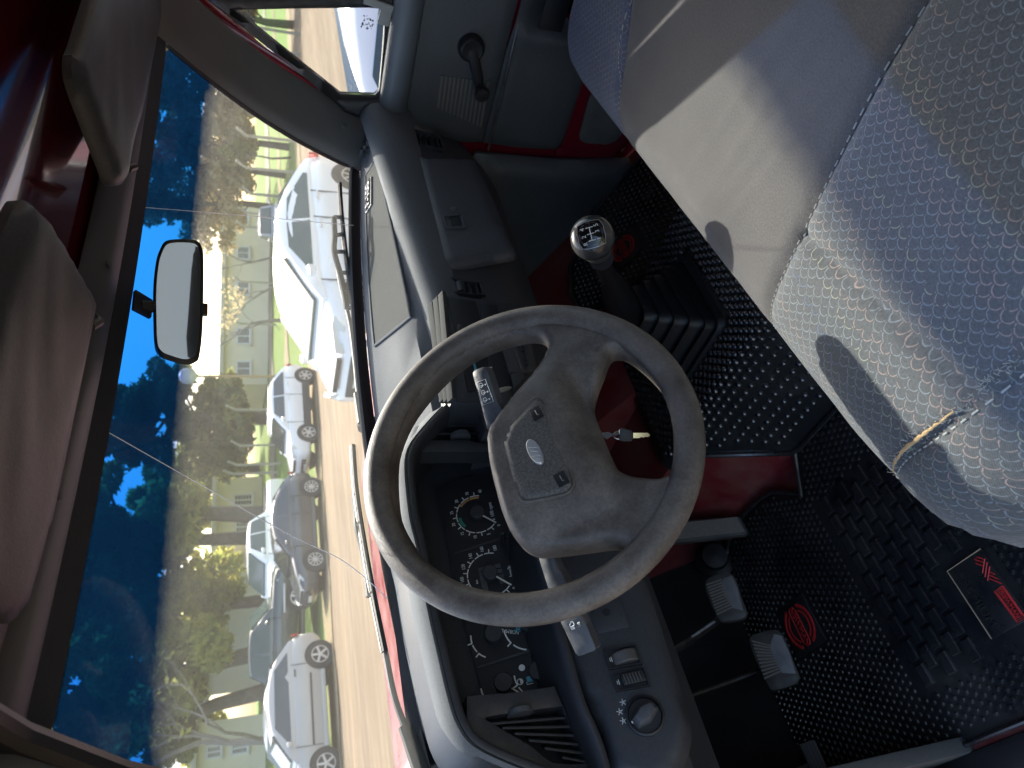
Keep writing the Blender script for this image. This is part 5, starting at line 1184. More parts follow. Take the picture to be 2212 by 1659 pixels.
for s in (-1, 1): mb = MB(); mb.box((XC+s*.80, 1.5, 1.0), (.03, 0, 0), (0, .50, 0), (0, 0, .42)); mb.build('front_wing', M['redhood'], hood, bevel=.02)
M['wiper'] = mat('weathered grey black wiper plastic', (.028, .031, .033), .6, var=(30, .3, .7), base2=(.05, .055, .056))
def wp_pt(u, v, off=.022): 
    p = on_ws(u, v); return px(u, v, n=nrm, p=WS(0, .5)+Vector((0, off, 0))) if False else p+(p-CAM).normalized()*off/abs((p-CAM).normalized().y)
def wiper(label, blade, bridge, arm, spring):
    t = thing('windscreen_wiper', label, 'wiper', tuple(wp_pt(*arm[-1])), 'wipers parked at the foot of the windscreen')
    b3 = [wp_pt(*p, .012) for p in blade]; mb = MB(); mb.tube(catmull(b3, 6), .0042, 6, flat=.7); mb.build('blade_rubber', M['rubber'], t)
    mb = MB(); mb.tube([p+Vector((0, .004, .004)) for p in catmull(b3, 6)], .0018, 6); mb.build('blade_spline', M['metal'], t)
    br = [wp_pt(*p, .024) for p in bridge]; mb = MB(); mb.tube(catmull(br, 5), .0062, 7, flat=.6); mb.build('blade_frame', M['wiper'], t)
    for k in range(len(bridge)):
        p = br[k]; q = min(catmull(b3, 12), key=lambda z: (z-p).length); mb = MB(); mb.tube([p, q], .0045, 6); mb.build('frame_claw', M['wiper'], t)
    a3 = [wp_pt(*p, .035) for p in arm]; mb = MB(); mb.tube(catmull(a3, 5), [.0045]*(5*(len(arm)-1)+1) if True else 1, 8); mb.build('arm', M['wiper'], t)
    e = len(a3)-1; mb = MB(); mb.tube([a3[e-1], a3[e]], [.009, .013], 10, flat=.7); mb.build('arm_head', M['wiper'], t)
    mb = MB(); s0, s1 = wp_pt(*spring[0], .045), wp_pt(*spring[1], .045); n = 90; ax = (s1-s0).normalized(); o1 = ax.orthogonal().normalized(); o2 = ax.cross(o1)
    mb.tube([s0.lerp(s1, i/n)+(o1*math.cos(i*2*math.pi/7)+o2*math.sin(i*2*math.pi/7))*.0042 for i in range(n+1)], .0011, 4); mb.build('arm_spring', M['wiper'], t)
    mb = MB(); mb.lathe(a3[-1]+Vector((0, 0, -.03)), (0, .3, 1), [(.001, 0), (.014, 0), (.014, .035), (.009, .042), (.001, .043)], 16); mb.build('arm_pivot', M['wiper'], t)
wiper('windscreen wiper in front of the passenger side, across the white hatchback', [(733, 396), (738, 470), (748, 560), (762, 650), (774, 722)], [(720, 470), (722, 510), (721, 545), (733, 590), (742, 630), (748, 668)], [(722, 545), (735, 620), (755, 700), (766, 790), (772, 850), (785, 915)], [(768, 800), (776, 858)])
wiper('windscreen wiper in front of the driver side, above the red bonnet', [(761, 962), (768, 1060), (786, 1180), (806, 1290), (830, 1408)], [(765, 1075), (769, 1110), (771, 1140), (781, 1180), (789, 1225), (797, 1290)], [(775, 1160), (800, 1270), (828, 1400), (848, 1500), (872, 1570), (915, 1680)], [(868, 1560), (895, 1640)])
# ---------------------------------------------------------------- outside: ground, dirt road, grass
G0 = -.13
def gz(x, y):
    f = max(0, min(1, (y-19.8)/28)); return G0+1.72*f*f*(3-2*f)
def ground_mat(name, c1, c2, c3, sc, rough=.95, bump=(60, .5, .02), stretch=None):
    m, nt, out = new_mat(name); b = N(nt, 'ShaderNodeBsdfPrincipled'); nt.links.new(b.outputs[0], out.inputs[0]); b.inputs['Roughness'].default_value = rough; b.inputs['Specular IOR Level'].default_value = .2
    tc = N(nt, 'ShaderNodeTexCoord').outputs['Object']
    if stretch:
        mp = N(nt, 'ShaderNodeMapping'); mp.inputs['Scale'].default_value = stretch; nt.links.new(tc, mp.inputs[0]); tc = mp.outputs[0]
    c = mixc(nt, ramp(nt, noise(nt, tc, sc, 5, .65), .35, .65), c1, c2); c = mixc(nt, ramp(nt, noise(nt, tc, sc*9, 4, .7), .45, .75), c, c3); nt.links.new(c, b.inputs['Base Color'])
    bn = N(nt, 'ShaderNodeBump'); bn.inputs['Strength'].default_value = bump[1]; bn.inputs['Distance'].default_value = bump[2]; nt.links.new(noise(nt, tc, bump[0], 4, .7), bn.inputs['Height']); nt.links.new(bn.outputs[0], b.inputs['Normal'])
    return m
M['dirt'] = ground_mat('packed tan dirt', (.215, .152, .092), (.140, .100, .064), (.27, .205, .135), .55, stretch=(.12, 1, 1))
M['grass'] = ground_mat('winter grass', (.11, .20, .028), (.14, .205, .04), (.18, .185, .06), .22, bump=(25, .8, .05))
M['verge'] = ground_mat('dry leaf litter', (.26, .19, .12), (.17, .15, .06), (.33, .25, .16), .9)
M['path'] = ground_mat('worn grey path', (.24, .21, .16), (.18, .17, .10), (.28, .25, .2), .8)
def sheet(name, x0, x1, y0, y1, nx, ny, m, lift=0, wob=0):
    vs = []; fs = []; random.seed(name)
    for j in range(ny+1):
        for i in range(nx+1):
            x = x0+(x1-x0)*i/nx; y = y0+(y1-y0)*j/ny
            if wob and j in (0, ny): y += random.uniform(-wob, wob)
            vs.append((x, y, gz(x, y)+lift))
    for j in range(ny):
        for i in range(nx): a = j*(nx+1)+i; fs.append((a, a+1, a+nx+2, a+nx+1))
    return struct(mesh(name, vs, fs, m, None, 60))
sheet('ground', -300, 500, -150, 700, 40, 200, M['grass'])
sheet('dirt_road', -120, 160, -20, 18.4, 140, 8, M['dirt'], .03, .25)
sheet('verge', -60, 120, 18.0, 20.3, 220, 3, M['verge'], .055, .35)
sheet('footpath', -60, 140, 33.5, 35.6, 120, 4, M['path'], .05, .3)
sheet('verge', -60, 140, 27.5, 28.6, 120, 2, M['verge'], .04, .5)
# ---------------------------------------------------------------- cars
M['tyre'] = mat('dusty tyre', (.03, .03, .03), .8); M['alloy'] = mat('alloy rim', (.55, .55, .56), .35, .7)
M['carglass'] = mat('dark car glass', (.03, .038, .042), .06, spec=.8); M['blackplastic'] = mat('black bumper plastic', (.035, .035, .038), .6)
M['carglass_green'] = mat('green tinted car glass', (.055, .085, .08), .08, spec=.3)
M['headlamp'] = mat('headlamp lens', (.62, .64, .60), .1, spec=.7); M['taillamp'] = mat('red tail lamp', (.45, .02, .02), .2)
def paint(name, c, r=.22): return mat(name, c, r, coat=.7)
CARP = dict(white=paint('white car paint', (.80, .79, .76)), dark=paint('anthracite car paint', (.055, .058, .064)), silver=paint('silver beige car paint', (.42, .40, .37), .3), green=paint('dark green pickup paint', (.045, .06, .055)), grey=paint('grey blue car paint', (.24, .27, .29), .3))
def ring(x, zb, zt, w, crown=.03, tuck=.92):
    h = zt-zb; pr = [(w*.78, zb), (w*.95, zb+.04), (w*.985, zb+h*.22), (w, zb+h*.5), (w*.985, zb+h*.78), (w*.955, zb+h*.93), (w*tuck*.96, zt-.004), (w*.62, zt+crown*.7), (0, zt+crown)]
    pts = [Vector((x, y, z)) for y, z in pr]; return pts+[Vector((x, -y, z)) for y, z in pr[-2::-1]]
def make_car(name, label, p, S, L, W, H, wb, fo, body, cabin, rwheel=.31, win=2, extras=(), spokes=5, group='cars parked along the far side of the road', pickup=False, lampz=.72, cat='car', glassm='carglass'):
    """body: [(x from nose, z bottom, z top, half width factor)], cabin: (ws base x, z), (roof front x,z), (roof rear x,z), (rear base x,z)"""
    t = thing(name, label, cat, (0, 0, 0), group)
    hw = W/2; m = CARP[p]; X = lambda x: L/2-x
    mb = MB(); mb.loft([ring(X(x), zb, zt, hw*k) for x, zb, zt, k in body], True, True); mb.build('body', m, t, 45)
    (ax, az), (bx, bz), (cx, cz), (ex_, ez) = cabin
    def belt(x):
        for i in range(len(body)-1):
            if body[i][0] <= x <= body[i+1][0]: f = (x-body[i][0])/(body[i+1][0]-body[i][0]); return body[i][2]+(body[i+1][2]-body[i][2])*f, body[i][3]+(body[i+1][3]-body[i][3])*f
        return body[-1][2], body[-1][3]
    wr = hw*.80
    def crow(x, z, zb, k):    # cross-section of the cabin at x
        f = (z-zb)/(H-zb) if H > zb else 0; wtop = hw*.93*k-(hw*.93-wr)*f; wbt = hw*.945*k
        return [Vector((X(x), y, zz)) for y, zz in ((wbt, zb-.05), (wbt, zb), (wbt+(wtop-wbt)*.6, zb+(z-zb)*.62), (wtop, z-.05*f), (wtop*.92, z-.012*f), (wtop*.5, z+.012*f), (0, z+.018*f), (-wtop*.5, z+.012*f), (-wtop*.92, z-.012*f), (-wtop, z-.05*f), (-(wbt+(wtop-wbt)*.6), zb+(z-zb)*.62), (-wbt, zb), (-wbt, zb-.05))]
    st = []
    n1 = 5
    for i in range(n1+1): f = i/n1; x = ax+(bx-ax)*f; st.append((x, az+(bz-az)*math.sin(f*math.pi/2)**.85 if False else az+(bz-az)*(f**.86)))
    for i in range(1, 6): f = i/6; st.append((bx+(cx-bx)*f, bz+(cz-bz)*f+(.045 if pickup else .085)*(1-abs(2*f-1)**2)))
    for i in range(n1+1): f = i/n1; x = cx+(ex_-cx)*f; st.append((x, cz+(ez-cz)*(f**1.3)))
    mb = MB(); rr_ = []
    for x, z in st: zb, k = belt(x); rr_.append(crow(x, max(z, zb+.004), zb, k))
    mb.loft(rr_, True, True); cabp = mb.build('cabin', m, t, 45)
    # glass: windscreen, back light, side lights
    def side(x, z, s, off=.006):
        zb, k = belt(x); f = (z-zb)/(H-zb); wbt = hw*.945*k; wt = hw*.93*k-(hw*.93-wr)*1.0; 
        g = (z-zb)/max(.05, (cz-zb)); y = wbt+(wt-wbt)*min(1, .97*g)
        return Vector((X(x), s*(y+off), z))
    zb0, _ = belt((ax+cx)/2); zlo = zb0+.05
    for s in (-1, 1):
        zt_ = min(bz, cz)-.075
        fx = ax+(bx-ax)*.40+.06; rx = cx+(ex_-cx)*(.55 if not pickup else .3)
        xs = [fx+.02, bx+.02, cx-.02 if not pickup else cx-.02, rx]
        if win == 1: cuts = [(fx, bx+.03, None, cx, rx)]
        mid = bx+(cx-bx)*(.52 if win == 2 else 1.0)
        def pane(pl): mb = MB(); q = [side(x, z, s, .012) for x, z in pl]; mb.slab(q, (0, -s*.02, 0)); mb.build('side_window', M[glassm], cabp)
        if win == 2:
            pane([(fx, zlo), (bx+.05, zt_), (mid-.03, zt_+.015), (mid-.03, zlo)]); pane([(mid+.03, zlo), (mid+.03, zt_+.015), (cx-.03, zt_), (rx, zlo+.06), (rx-.02, zlo)])
        elif win == 3:
            m2 = bx+(cx-bx)*.42; m3 = bx+(cx-bx)*.86
            pane([(fx, zlo), (bx+.05, zt_), (m2-.03, zt_+.01), (m2-.03, zlo)]); pane([(m2+.03, zlo), (m2+.03, zt_+.01), (m3-.03, zt_), (m3-.03, zlo)]); pane([(m3+.03, zlo), (m3+.03, zt_-.01), (cx, zt_-.02), (rx, zlo+.05)])
        else: pane([(fx, zlo), (bx+.05, zt_), (cx-.03, zt_), (rx, zlo+.04)])
    for (x0, z0), (x1, z1), nm, k0 in (((ax, az), (bx, bz), 'windscreen', .10), ((ex_, ez), (cx, cz), 'rear_window', .16)):
        mb = MB(); pts = []
        for f, wk in ((k0, .84), (.90, .93)):
            x = x0+(x1-x0)*f; z = z0+(z1-z0)*(f**.86 if nm == 'windscreen' else 1-(1-f)**1.3); zb, k = belt(x); wb_ = hw*.945*k; wt = wb_+(hw*.93*k-(hw*.93-wr)-wb_)*((z-zb)/max(.05, cz-zb)); pts.append((x, z, wt*wk))
        d = Vector((X(x0)-X(x1), 0, 0)).normalized()
        q = [Vector((X(pts[0][0]), -pts[0][2], pts[0][1])), Vector((X(pts[0][0]), pts[0][2], pts[0][1])), Vector((X(pts[1][0]), pts[1][2], pts[1][1])), Vector((X(pts[1][0]), -pts[1][2], pts[1][1]))]
        up = Vector((0, 0, .042))+d*.026; mb.slab([v+up for v in q], -up*1.6); mb.build(nm, M[glassm], cabp)
    # wheels and arches
    for xw in (fo, fo+wb):
        for s in (-1, 1):
            c = Vector((X(xw), s*(hw-.015), rwheel)); mb = MB(); mb.lathe(c+Vector((0, s*-.17, .01)), (0, s, 0), [(rwheel*1.16, 0), (rwheel*1.16, .188), (rwheel*1.02, .190), (.01, .186)], 30); mb.build('wheel_arch', M['rubber'], t, 40)
            mb = MB(); mb.lathe(c+Vector((0, s*-.16, 0)), (0, s, 0), [(rwheel*.6, 0), (rwheel*.96, .01), (rwheel, .05), (rwheel, .14), (rwheel*.95, .182), (rwheel*.68, .188), (rwheel*.66, .17)], 30, cap=False); wh = mb.build('wheel', M['tyre'], t, 50)
            mb = MB(); mb.lathe(c+Vector((0, s*-.02, 0)), (0, s, 0), [(.02, .0), (rwheel*.60, .0), (rwheel*.66, .025), (rwheel*.67, .03)], 30, mi=1)
            for k in range(spokes):
                a = 2*math.pi*k/spokes+.3; d = Vector((math.cos(a), 0, math.sin(a))); mb.box(c+d*rwheel*.34+Vector((0, s*.014, 0)), d*rwheel*.31, Vector((-d.z, 0, d.x))*rwheel*(.085 if spokes < 8 else .045), (0, .012, 0))
            mb.lathe(c+Vector((0, s*.0, 0)), (0, s, 0), [(.005, 0), (rwheel*.17, 0), (rwheel*.15, .03), (.005, .034)], 16); mb.lathe(c, (0, s, 0), [(rwheel*.60, .01), (rwheel*.68, .012), (rwheel*.68, .03), (rwheel*.61, .03)], 30, cap=False)
            mb.build('rim', [M['alloy'], M['blackplastic']], wh, 40)
    # lamps, bumper grilles, mirrors, sills, plates
    for s in (-1, 1):
        if not pickup or True:
            mb = MB(); mb.loft([[Vector((X(.10+.30*k), s*hw*(.70+.20*k), lampz+dz+.03*k)) for dz in (-.075*(1-.4*k), .055)]+[Vector((X(.22+.30*k), s*hw*(.55+.33*k), lampz+.07))] for k in (0, .5, 1)], True, True); 
            mb2 = MB(); q = [Vector((X(.035), s*hw*.52, lampz-.06)), Vector((X(.03), s*hw*.55, lampz+.05)), Vector((X(.26), s*hw*.90, lampz+.10)), Vector((X(.38), s*hw*.975, lampz+.07)), Vector((X(.22), s*hw*.93, lampz-.05))]; mb2.slab(q, (.02, s*.03, .01)); mb2.build('headlamp', M['headlamp'], t, bevel=.008)
        mb = MB(); q = [Vector((X(L-.02), s*hw*.72, .80)), Vector((X(L-.02), s*hw*.72, .96)), Vector((X(L-.10), s*hw*.90, .97)), Vector((X(L-.06), s*hw*.92, .81))]; mb.slab(q, (-.03, s*.02, 0)); mb.build('tail_lamp', M['taillamp'], t, bevel=.006)
        zb, k = belt(ax+.25); mb = MB(); mb.loft([[Vector((X(ax+.36)+dx*kk, s*(hw*.98+.02+j*.17), zb+.12+dz*kk)) for dx, dz in ((.05, -.05), (.06, .03), (0, .07), (-.05, .06), (-.05, -.05))] for j, kk in ((0, .4), (.25, .9), (.8, 1), (1, .7))], True, True); mb.build('door_mirror', m, t, 50)
        mb = MB(); mb.box((X(fo+wb/2), s*(hw*.99), .26), (wb/2-.36, 0, 0), (0, .02, 0), (0, 0, .05)); mb.build('sill', M['blackplastic'] if 'cladding' in extras else m, t, bevel=.01)
        for k in range(2 if win >= 2 else 1):
            xx = (mid if k == 0 else cx+.1)-.02; xx = min(xx, L-.9); zb, kk = belt(xx); mb = MB(); mb.box((X(xx-.12), s*(hw*kk*1.0+.004), zb-.10), (.085, 0, 0), (0, .014, 0), (0, 0, .016)); mb.build('door_handle', m if 'blackhandle' not in extras else M['blackplastic'], t, bevel=.006)
        for xx in [ax+.30]+([bx+(cx-bx)*.52, cx+.05] if win >= 2 else [cx+.02]):
            zb, kk = belt(xx); mb = MB(); mb.box((X(xx), s*(hw*kk*.998), (zb+.30)/2+.02), (.005, 0, 0), (0, .008, 0), (0, 0, (zb-.36)/2)); mb.build('door_gap', M['blackplastic'], t)
    mb = MB(); mb.box((X(.0)+.0, 0, .50), (.03, 0, 0), (0, hw*.52, 0), (0, 0, .07)); mb.build('lower_grille', M['blackplastic'], t, bevel=.01)
    mb = MB(); mb.box((X(.02), 0, lampz), (.03, 0, 0), (0, hw*.42, 0), (0, 0, .035)); mb.build('upper_grille', M['blackplastic'], t, bevel=.01)
    mb = MB(); mb.box((X(-.035), 0, .44), (.008, 0, 0), (0, .20, 0), (0, 0, .05)); mb.build('number_plate', M['headlamp'], t)
    if 'cladding' in extras:
        for s in (-1, 1): mb = MB(); mb.box((X(fo+wb/2), s*(hw+.004), .37), (wb/2-.32, 0, 0), (0, .012, 0), (0, 0, .10)); mb.build('side_cladding', M['blackplastic'], t, bevel=.01)
    if 'rails' in extras:
        for s in (-1, 1): mb = MB(); mb.tube([(X(bx+.05), s*wr*.86, cz-.01), (X(bx+.15), s*wr*.86, cz+.07), (X(cx-.15), s*wr*.86, cz+.07), (X(cx), s*wr*.86, cz-.01)], .018, 8); mb.build('roof_rail', M['alloy'], t)
    if 'strip' in extras:
        for s in (-1, 1): mb = MB(); mb.box((X(fo+wb/2), s*(hw+.004), .55), (wb/2-.42, 0, 0), (0, .010, 0), (0, 0, .022)); mb.build('rub_strip', M['blackplastic'], t)
    if pickup:
        x0, x1 = ex_+.08, L-.04; zt = belt(x0)[0]; mb = MB(); mb.box((X((x0+x1)/2), 0, zt+.03), ((x1-x0)/2, 0, 0), (0, hw*.74, 0), (0, 0, .02)); mb.build('bed_floor', M['blackplastic'], t)
        for k in range(4): mb = MB(); mb.box((X(-.005), 0, lampz-.06+.05*k), (.03, 0, 0), (0, hw*.45, 0), (0, 0, .012)); mb.build('grille_bar', M['alloy'], t)
    if 'bullbar' in extras:
        mb = MB(); mb.box((X(-.06), 0, .52), (.06, 0, 0), (0, hw*.95, 0), (0, 0, .08)); mb.build('front_bumper', M['alloy'], t, bevel=.02)
        for s in (-1, 1): mb = MB(); mb.box((X(fo), s*(hw+.02), .78), (.42, 0, 0), (0, .03, 0), (0, 0, .03)); mb.build('flared_arch', M['alloy'], t, bevel=.02)
    return t
def put(t, x, y, rz, s=1.0, dz=0):
    t.location = (x, y, gz(x, y)+dz+.035); t.rotation_euler = (0, 0, rz); t.scale = (s, s, s); return t
hatch = lambda L, zt: [(0, .42, .60, .62), (.05, .30, .66, .78), (.16, .22, .74, .90), (.45, .20, .83, .97), (.95, .20, .93, 1), (1.25, .20, zt-.01, 1), (2.0, .20, zt, 1), (L-.95, .20, zt+.03, 1), (L-.45, .22, zt+.03, .98), (L-.15, .28, zt-.03, .93), (L-.03, .36, zt-.15, .84), (L, .46, zt-.28, .74)]
def mid_of(a, b, fo, wb, L):     # world centre of a car whose wheels stand at pixels a (front) and b (rear); nose to -X
    pa, pb = px(*a, Z=G0), px(*b, Z=G0); return pa, pb
def park(t, fpx, rpx, L, wb, fo, W, dy=0):
    pa, pb = px(*fpx, Z=G0), px(*rpx, Z=G0); s = abs(pb.x-pa.x)/wb; xc = pa.x-fo*s+L*s/2; yc = (pa.y+pb.y)/2+W*s/2*.98+dy
    return put(t, xc, yc, math.pi, s)
sand = make_car('parked_car', 'white crossover hatchback with dark lower cladding, parked on the far verge', 'white', 1, 4.07, 1.73, 1.56, 2.59, .82, [(0, .45, .66, .62), (.05, .34, .74, .80), (.16, .27, .82, .92), (.45, .25, .92, .98), (1.0, .25, 1.00, 1), (1.3, .25, 1.02, 1), (2.1, .25, 1.03, 1), (3.1, .25, 1.07, 1), (3.6, .28, 1.07, .98), (3.92, .36, 1.03, .93), (4.04, .42, .92, .86), (4.07, .5, .75, .78)], ((.98, 1.0), (1.72, 1.50), (3.25, 1.52), (3.92, 1.05)), .325, 2, ('cladding', 'rails'), 6, lampz=.80)
park(sand, (691, 932), (682, 813), 4.07, 2.59, .82, 1.73)
dk = make_car('parked_car', 'dark grey hatchback parked behind the white crossover on the far verge', 'dark', 1, 3.84, 1.64, 1.44, 2.43, .76, hatch(3.84, .93), ((.92, .92), (1.68, 1.38), (2.85, 1.40), (3.72, .96)), .30, 2, (), 10, lampz=.68)
park(dk, (708, 1206), (697, 1051), 3.84, 2.43, .76, 1.64)
sv = make_car('parked_car', 'silver beige three door hatchback at the left end of the row', 'silver', 1, 3.84, 1.66, 1.50, 2.46, .74, hatch(3.84, .98), ((.86, .95), (1.62, 1.45), (3.0, 1.47), (3.66, 1.02)), .305, 1, ('strip', 'blackhandle'), 5, lampz=.72)
park(sv, (739, 1641), (721.6, 1411.6), 3.84, 2.46, .74, 1.66)
ag = make_car('white_hatchback', 'white hatchback close on the right, seen through the windscreen beside the wiper', 'white', 1, 4.0, 1.68, 1.50, 2.54, .80, hatch(4.0, .97), ((.72, .92), (1.72, 1.40), (2.85, 1.42), (3.84, 1.02)), .30, 2, (), 8, lampz=.72, group='cars parked on the near side of the road', glassm='carglass_green')
put(ag, 9.1, 7.75, math.pi-.06, 1.06)
pkw = make_car('white_pickup', 'white double cab pickup parked behind the dark grey hatchback', 'white', 1, 5.1, 1.78, 1.76, 3.0, .9, [(0, .5, .85, .8), (.06, .42, 1.0, .93), (.3, .4, 1.08, 1), (1.2, .4, 1.12, 1), (1.5, .4, 1.12, 1), (3.3, .4, 1.14, 1), (3.5, .4, 1.14, 1), (5.0, .45, 1.12, 1), (5.08, .5, 1.05, .97), (5.1, .6, .9, .94)], ((1.15, 1.12), (1.85, 1.70), (3.1, 1.70), (3.45, 1.15)), .37, 2, (), 6, 'pickups parked on the grass behind the row', True, .92, 'pickup', 'carglass_green')
p = px(600, 1185, d=25.5); put(pkw, p.x, p.y, math.pi+.30, 1.10, .12)
pkg = make_car('green_pickup', 'dark green double cab pickup facing the camera behind the silver hatchback', 'green', 1, 4.9, 1.76, 1.78, 2.85, .85, [(0, .5, .85, .84), (.06, .42, 1.0, .95), (.3, .4, 1.08, 1), (1.2, .4, 1.13, 1), (1.5, .4, 1.13, 1), (3.2, .4, 1.15, 1), (3.4, .4, 1.12, 1), (4.8, .45, 1.12, 1), (4.88, .5, 1.05, .97), (4.9, .6, .9, .94)], ((1.12, 1.12), (1.80, 1.72), (3.0, 1.72), (3.35, 1.15)), .37, 2, ('bullbar',), 6, 'pickups parked on the grass behind the row', True, .90, 'pickup', 'carglass_green')
p = px(600, 1395, d=22.5); put(pkg, p.x, p.y, math.radians(-38), 1.06, .12)
gy = make_car('grey_sedan', 'grey blue hatchback parked on the grass behind the silver hatchback', 'grey', 1, 3.9, 1.68, 1.48, 2.45, .78, hatch(3.9, .95), ((.92, .93), (1.70, 1.42), (3.0, 1.43), (3.75, 1.0)), .30, 2, (), 8, lampz=.70, glassm='carglass_green')
p = px(620, 1570, d=20.5); put(gy, p.x, p.y, math.pi+.55, 1.02, .05)
fs_ = make_car('far_silver_car', 'small pale car standing far off in front of the cream building', 'grey', 1, 4.6, 1.75, 1.72, 2.7, .9, hatch(4.6, 1.05), ((1.1, 1.02), (1.8, 1.66), (3.6, 1.66), (4.45, 1.1)), .33, 3, (), 8, lampz=.8, group='vehicles far off on the grass', glassm='carglass_green')
p = px(562, 480, d=36); put(fs_, p.x, p.y, math.pi+.75, .95)
sd = make_car('white_sedan', 'white car parked right beside the passenger door, seen through the quarter light', 'white', 1, 4.3, 1.72, 1.45, 2.55, .85, hatch(4.3, .95), ((1.0, .93), (1.85, 1.39), (3.1, 1.40), (4.0, 1.0)), .30, 2, (), 8, lampz=.70, group='cars parked on the near side of the road')
put(sd, 3.9, 1.25, math.pi/2, 1.05)
# ---------------------------------------------------------------- buildings, lamp, posts
M['cream'] = mat('cream plaster', (.80, .73, .53), .85, var=(.5, .3, .7), base2=(.72, .65, .48)); M['whitewall'] = mat('white plaster', (.85, .83, .78), .85, var=(.6, .3, .7), base2=(.78, .75, .68))
M['fascia'] = mat('pale roof fascia', (.55, .52, .42), .7); M['concrete'] = mat('weathered concrete', (.42, .37, .28), .9, var=(4, .3, .7), base2=(.3, .27, .2)); M['winframe'] = mat('white window frame', (.7, .7, .68), .6)
def building(label, corner_a, corner_b, d, htop, wins, m='cream', floor_gap=None, depth=7, nm='low_building'):
    a = px(corner_a, 0, d=d) if False else None
    A, B = corner_a, corner_b; A = Vector((A.x, A.y, gz(A.x, A.y))); B = Vector((B.x, B.y, gz(B.x, B.y))); z0 = min(A.z, B.z)-.5; A.z = B.z = z0
    ex = (B-A).normalized(); L = (B-A).length; nn = Vector((-ex.y, ex.x, 0)); 
    if nn.dot(Vector((A.x, A.y, 0))) < 0: nn = -nn
    H = htop-z0; t = thing(nm, label, 'building', tuple(A), 'low plastered buildings beyond the grass')
    mb = MB(); mb.slab([A, B, B+nn*depth, A+nn*depth], (0, 0, H)); mb.build('wall', M[m], t)
    mb = MB(); mb.slab([A-nn*.45-ex*.3+Vector((0, 0, H)), B-nn*.45+ex*.3+Vector((0, 0, H)), B+nn*(depth+.3)+ex*.3+Vector((0, 0, H)), A+nn*(depth+.3)-ex*.3+Vector((0, 0, H))], (0, 0, .28)); mb.build('roof', M['fascia'], t, bevel=.02)
    for f0, f1, za, zb in wins:
        p0 = A+ex*L*f0; p1 = A+ex*L*f1; c = (p0+p1)/2; c.z = (za+zb)/2; w = (p1-p0).length/2; h = (zb-za)/2
        mb = MB(); mb.box(c-nn*.01, ex*w, nn*.04, (0, 0, h)); wn_ = mb.build('window', M['carglass'], t)
        mb = MB()
        for s in (-1, 1): mb.box(c-nn*.05+ex*w*s, ex*.05, nn*.05, (0, 0, h+.05)); mb.box(c-nn*.05+Vector((0, 0, h*s)), ex*w, nn*.05, (0, 0, .05))
        mb.box(c-nn*.055, ex*.035, nn*.03, (0, 0, h)); mb.build('frame', M['winframe'], wn_)
        mb = MB(); mb.box(c-nn*.09+Vector((0, 0, -h-.08)), ex*(w+.12), nn*.08, (0, 0, .035)); mb.build('sill', M['fascia'], wn_)
        for k in range(7): mb = MB(); mb.box(c-nn*.075+Vector((0, 0, -h+2*h*(k+.5)/7)), ex*w, nn*.008, (0, 0, .018)); mb.build('blind_slat', M['winframe'], wn_)
    return t
a, b = px(548, 830, d=46), px(548, 440, d=52); zr = lambda u, d: px(u, 640, d=d).z
building('long cream building with square windows behind the white hatchback', a, b, 48, zr(487, 48), [(.04, .11, zr(541, 47), zr(512, 47)), (.20, .28, zr(540, 47), zr(512, 47)), (.46, .53, zr(538, 48), zr(512, 48)), (.66, .73, zr(538, 49), zr(512, 49)), (.87, .95, zr(536, 50), zr(512, 50))])
mb = MB(); A_, B_ = a.lerp(b, -.02), a.lerp(b, 1.02); up_ = zr(476, 49)-zr(487, 48); ex_b = (B_-A_).normalized(); nn_b = Vector((ex_b.y, -ex_b.x, 0)); nn_b = nn_b if nn_b.dot(Vector((A_.x, A_.y, 0))) < 0 else -nn_b
a, b = px(548, 1170, d=44), px(548, 1030, d=46); building('cream building with a dark doorway, left of the white crossover', a, b, 45, zr(470, 45), [(.55, .72, zr(546, 45), zr(505, 45)), (.15, .3, zr(535, 45), zr(510, 45))])
a, b = px(544, 1490, d=40), px(546, 1230, d=42); building('white building with a long blank wall behind the green pickup', a, b, 41, zr(452, 41), [(.86, .94, zr(530, 41), zr(505, 41))], 'whitewall')
a, b = px(544, 1760, d=34), px(544, 1545, d=36); building('two storey cream building at the far left of the view', a, b, 35, zr(428, 35), [(.3, .42, zr(535, 35), zr(500, 35)), (.62, .74, zr(535, 35), zr(500, 35)), (.62, .74, zr(478, 35), zr(448, 35))], 'cream')
lb = px(552, 813, d=34); lb.z = gz(lb.x, lb.y); lz = px(410, 817, d=34).z
lamp = thing('street_lamp', 'globe lamp on a thin rusty post in front of the dark tree', 'lamp post', tuple(lb))
mb = MB(); mb.tube([lb-Vector((0, 0, .1)), Vector((lb.x, lb.y, lz-.3))], .06, 10); mb.build('post', mat('rusty post', (.38, .24, .11), .7), lamp)
mb = MB(); mb.lathe(Vector((lb.x, lb.y, lz)), (0, 0, 1), [(.01, -.42), (.12, -.40), (.26, -.30), (.36, -.12), (.38, .04), (.33, .22), (.2, .34), (.01, .39)], 20); mb.build('globe', mat('opal globe', (.8, .8, .76), .4), lamp, 60)
hz = thing('fence_post', 'bent concrete fence post at the edge of the grass on the right', 'fence post', (0, 0, 0), 'bent concrete fence posts along the grass')
mb = MB(); mb.tube([(0, 0, -.2), (0, 0, 2.2), (0, -.35, 2.65)], .075, 4); mb.build('shaft', M['concrete'], hz)
posts = [(558, 60, 31), (560, 105, 31), (560, 150, 31), (559, 215, 32), (559, 240, 32), (559, 296, 33), (558, 365, 34), (556, 420, 36), (556, 462, 38), (556, 492, 40), (554, 610, 42), (553, 700, 43), (552, 885, 36), (552, 962, 36), (553, 1003, 36), (552, 1022, 37)]
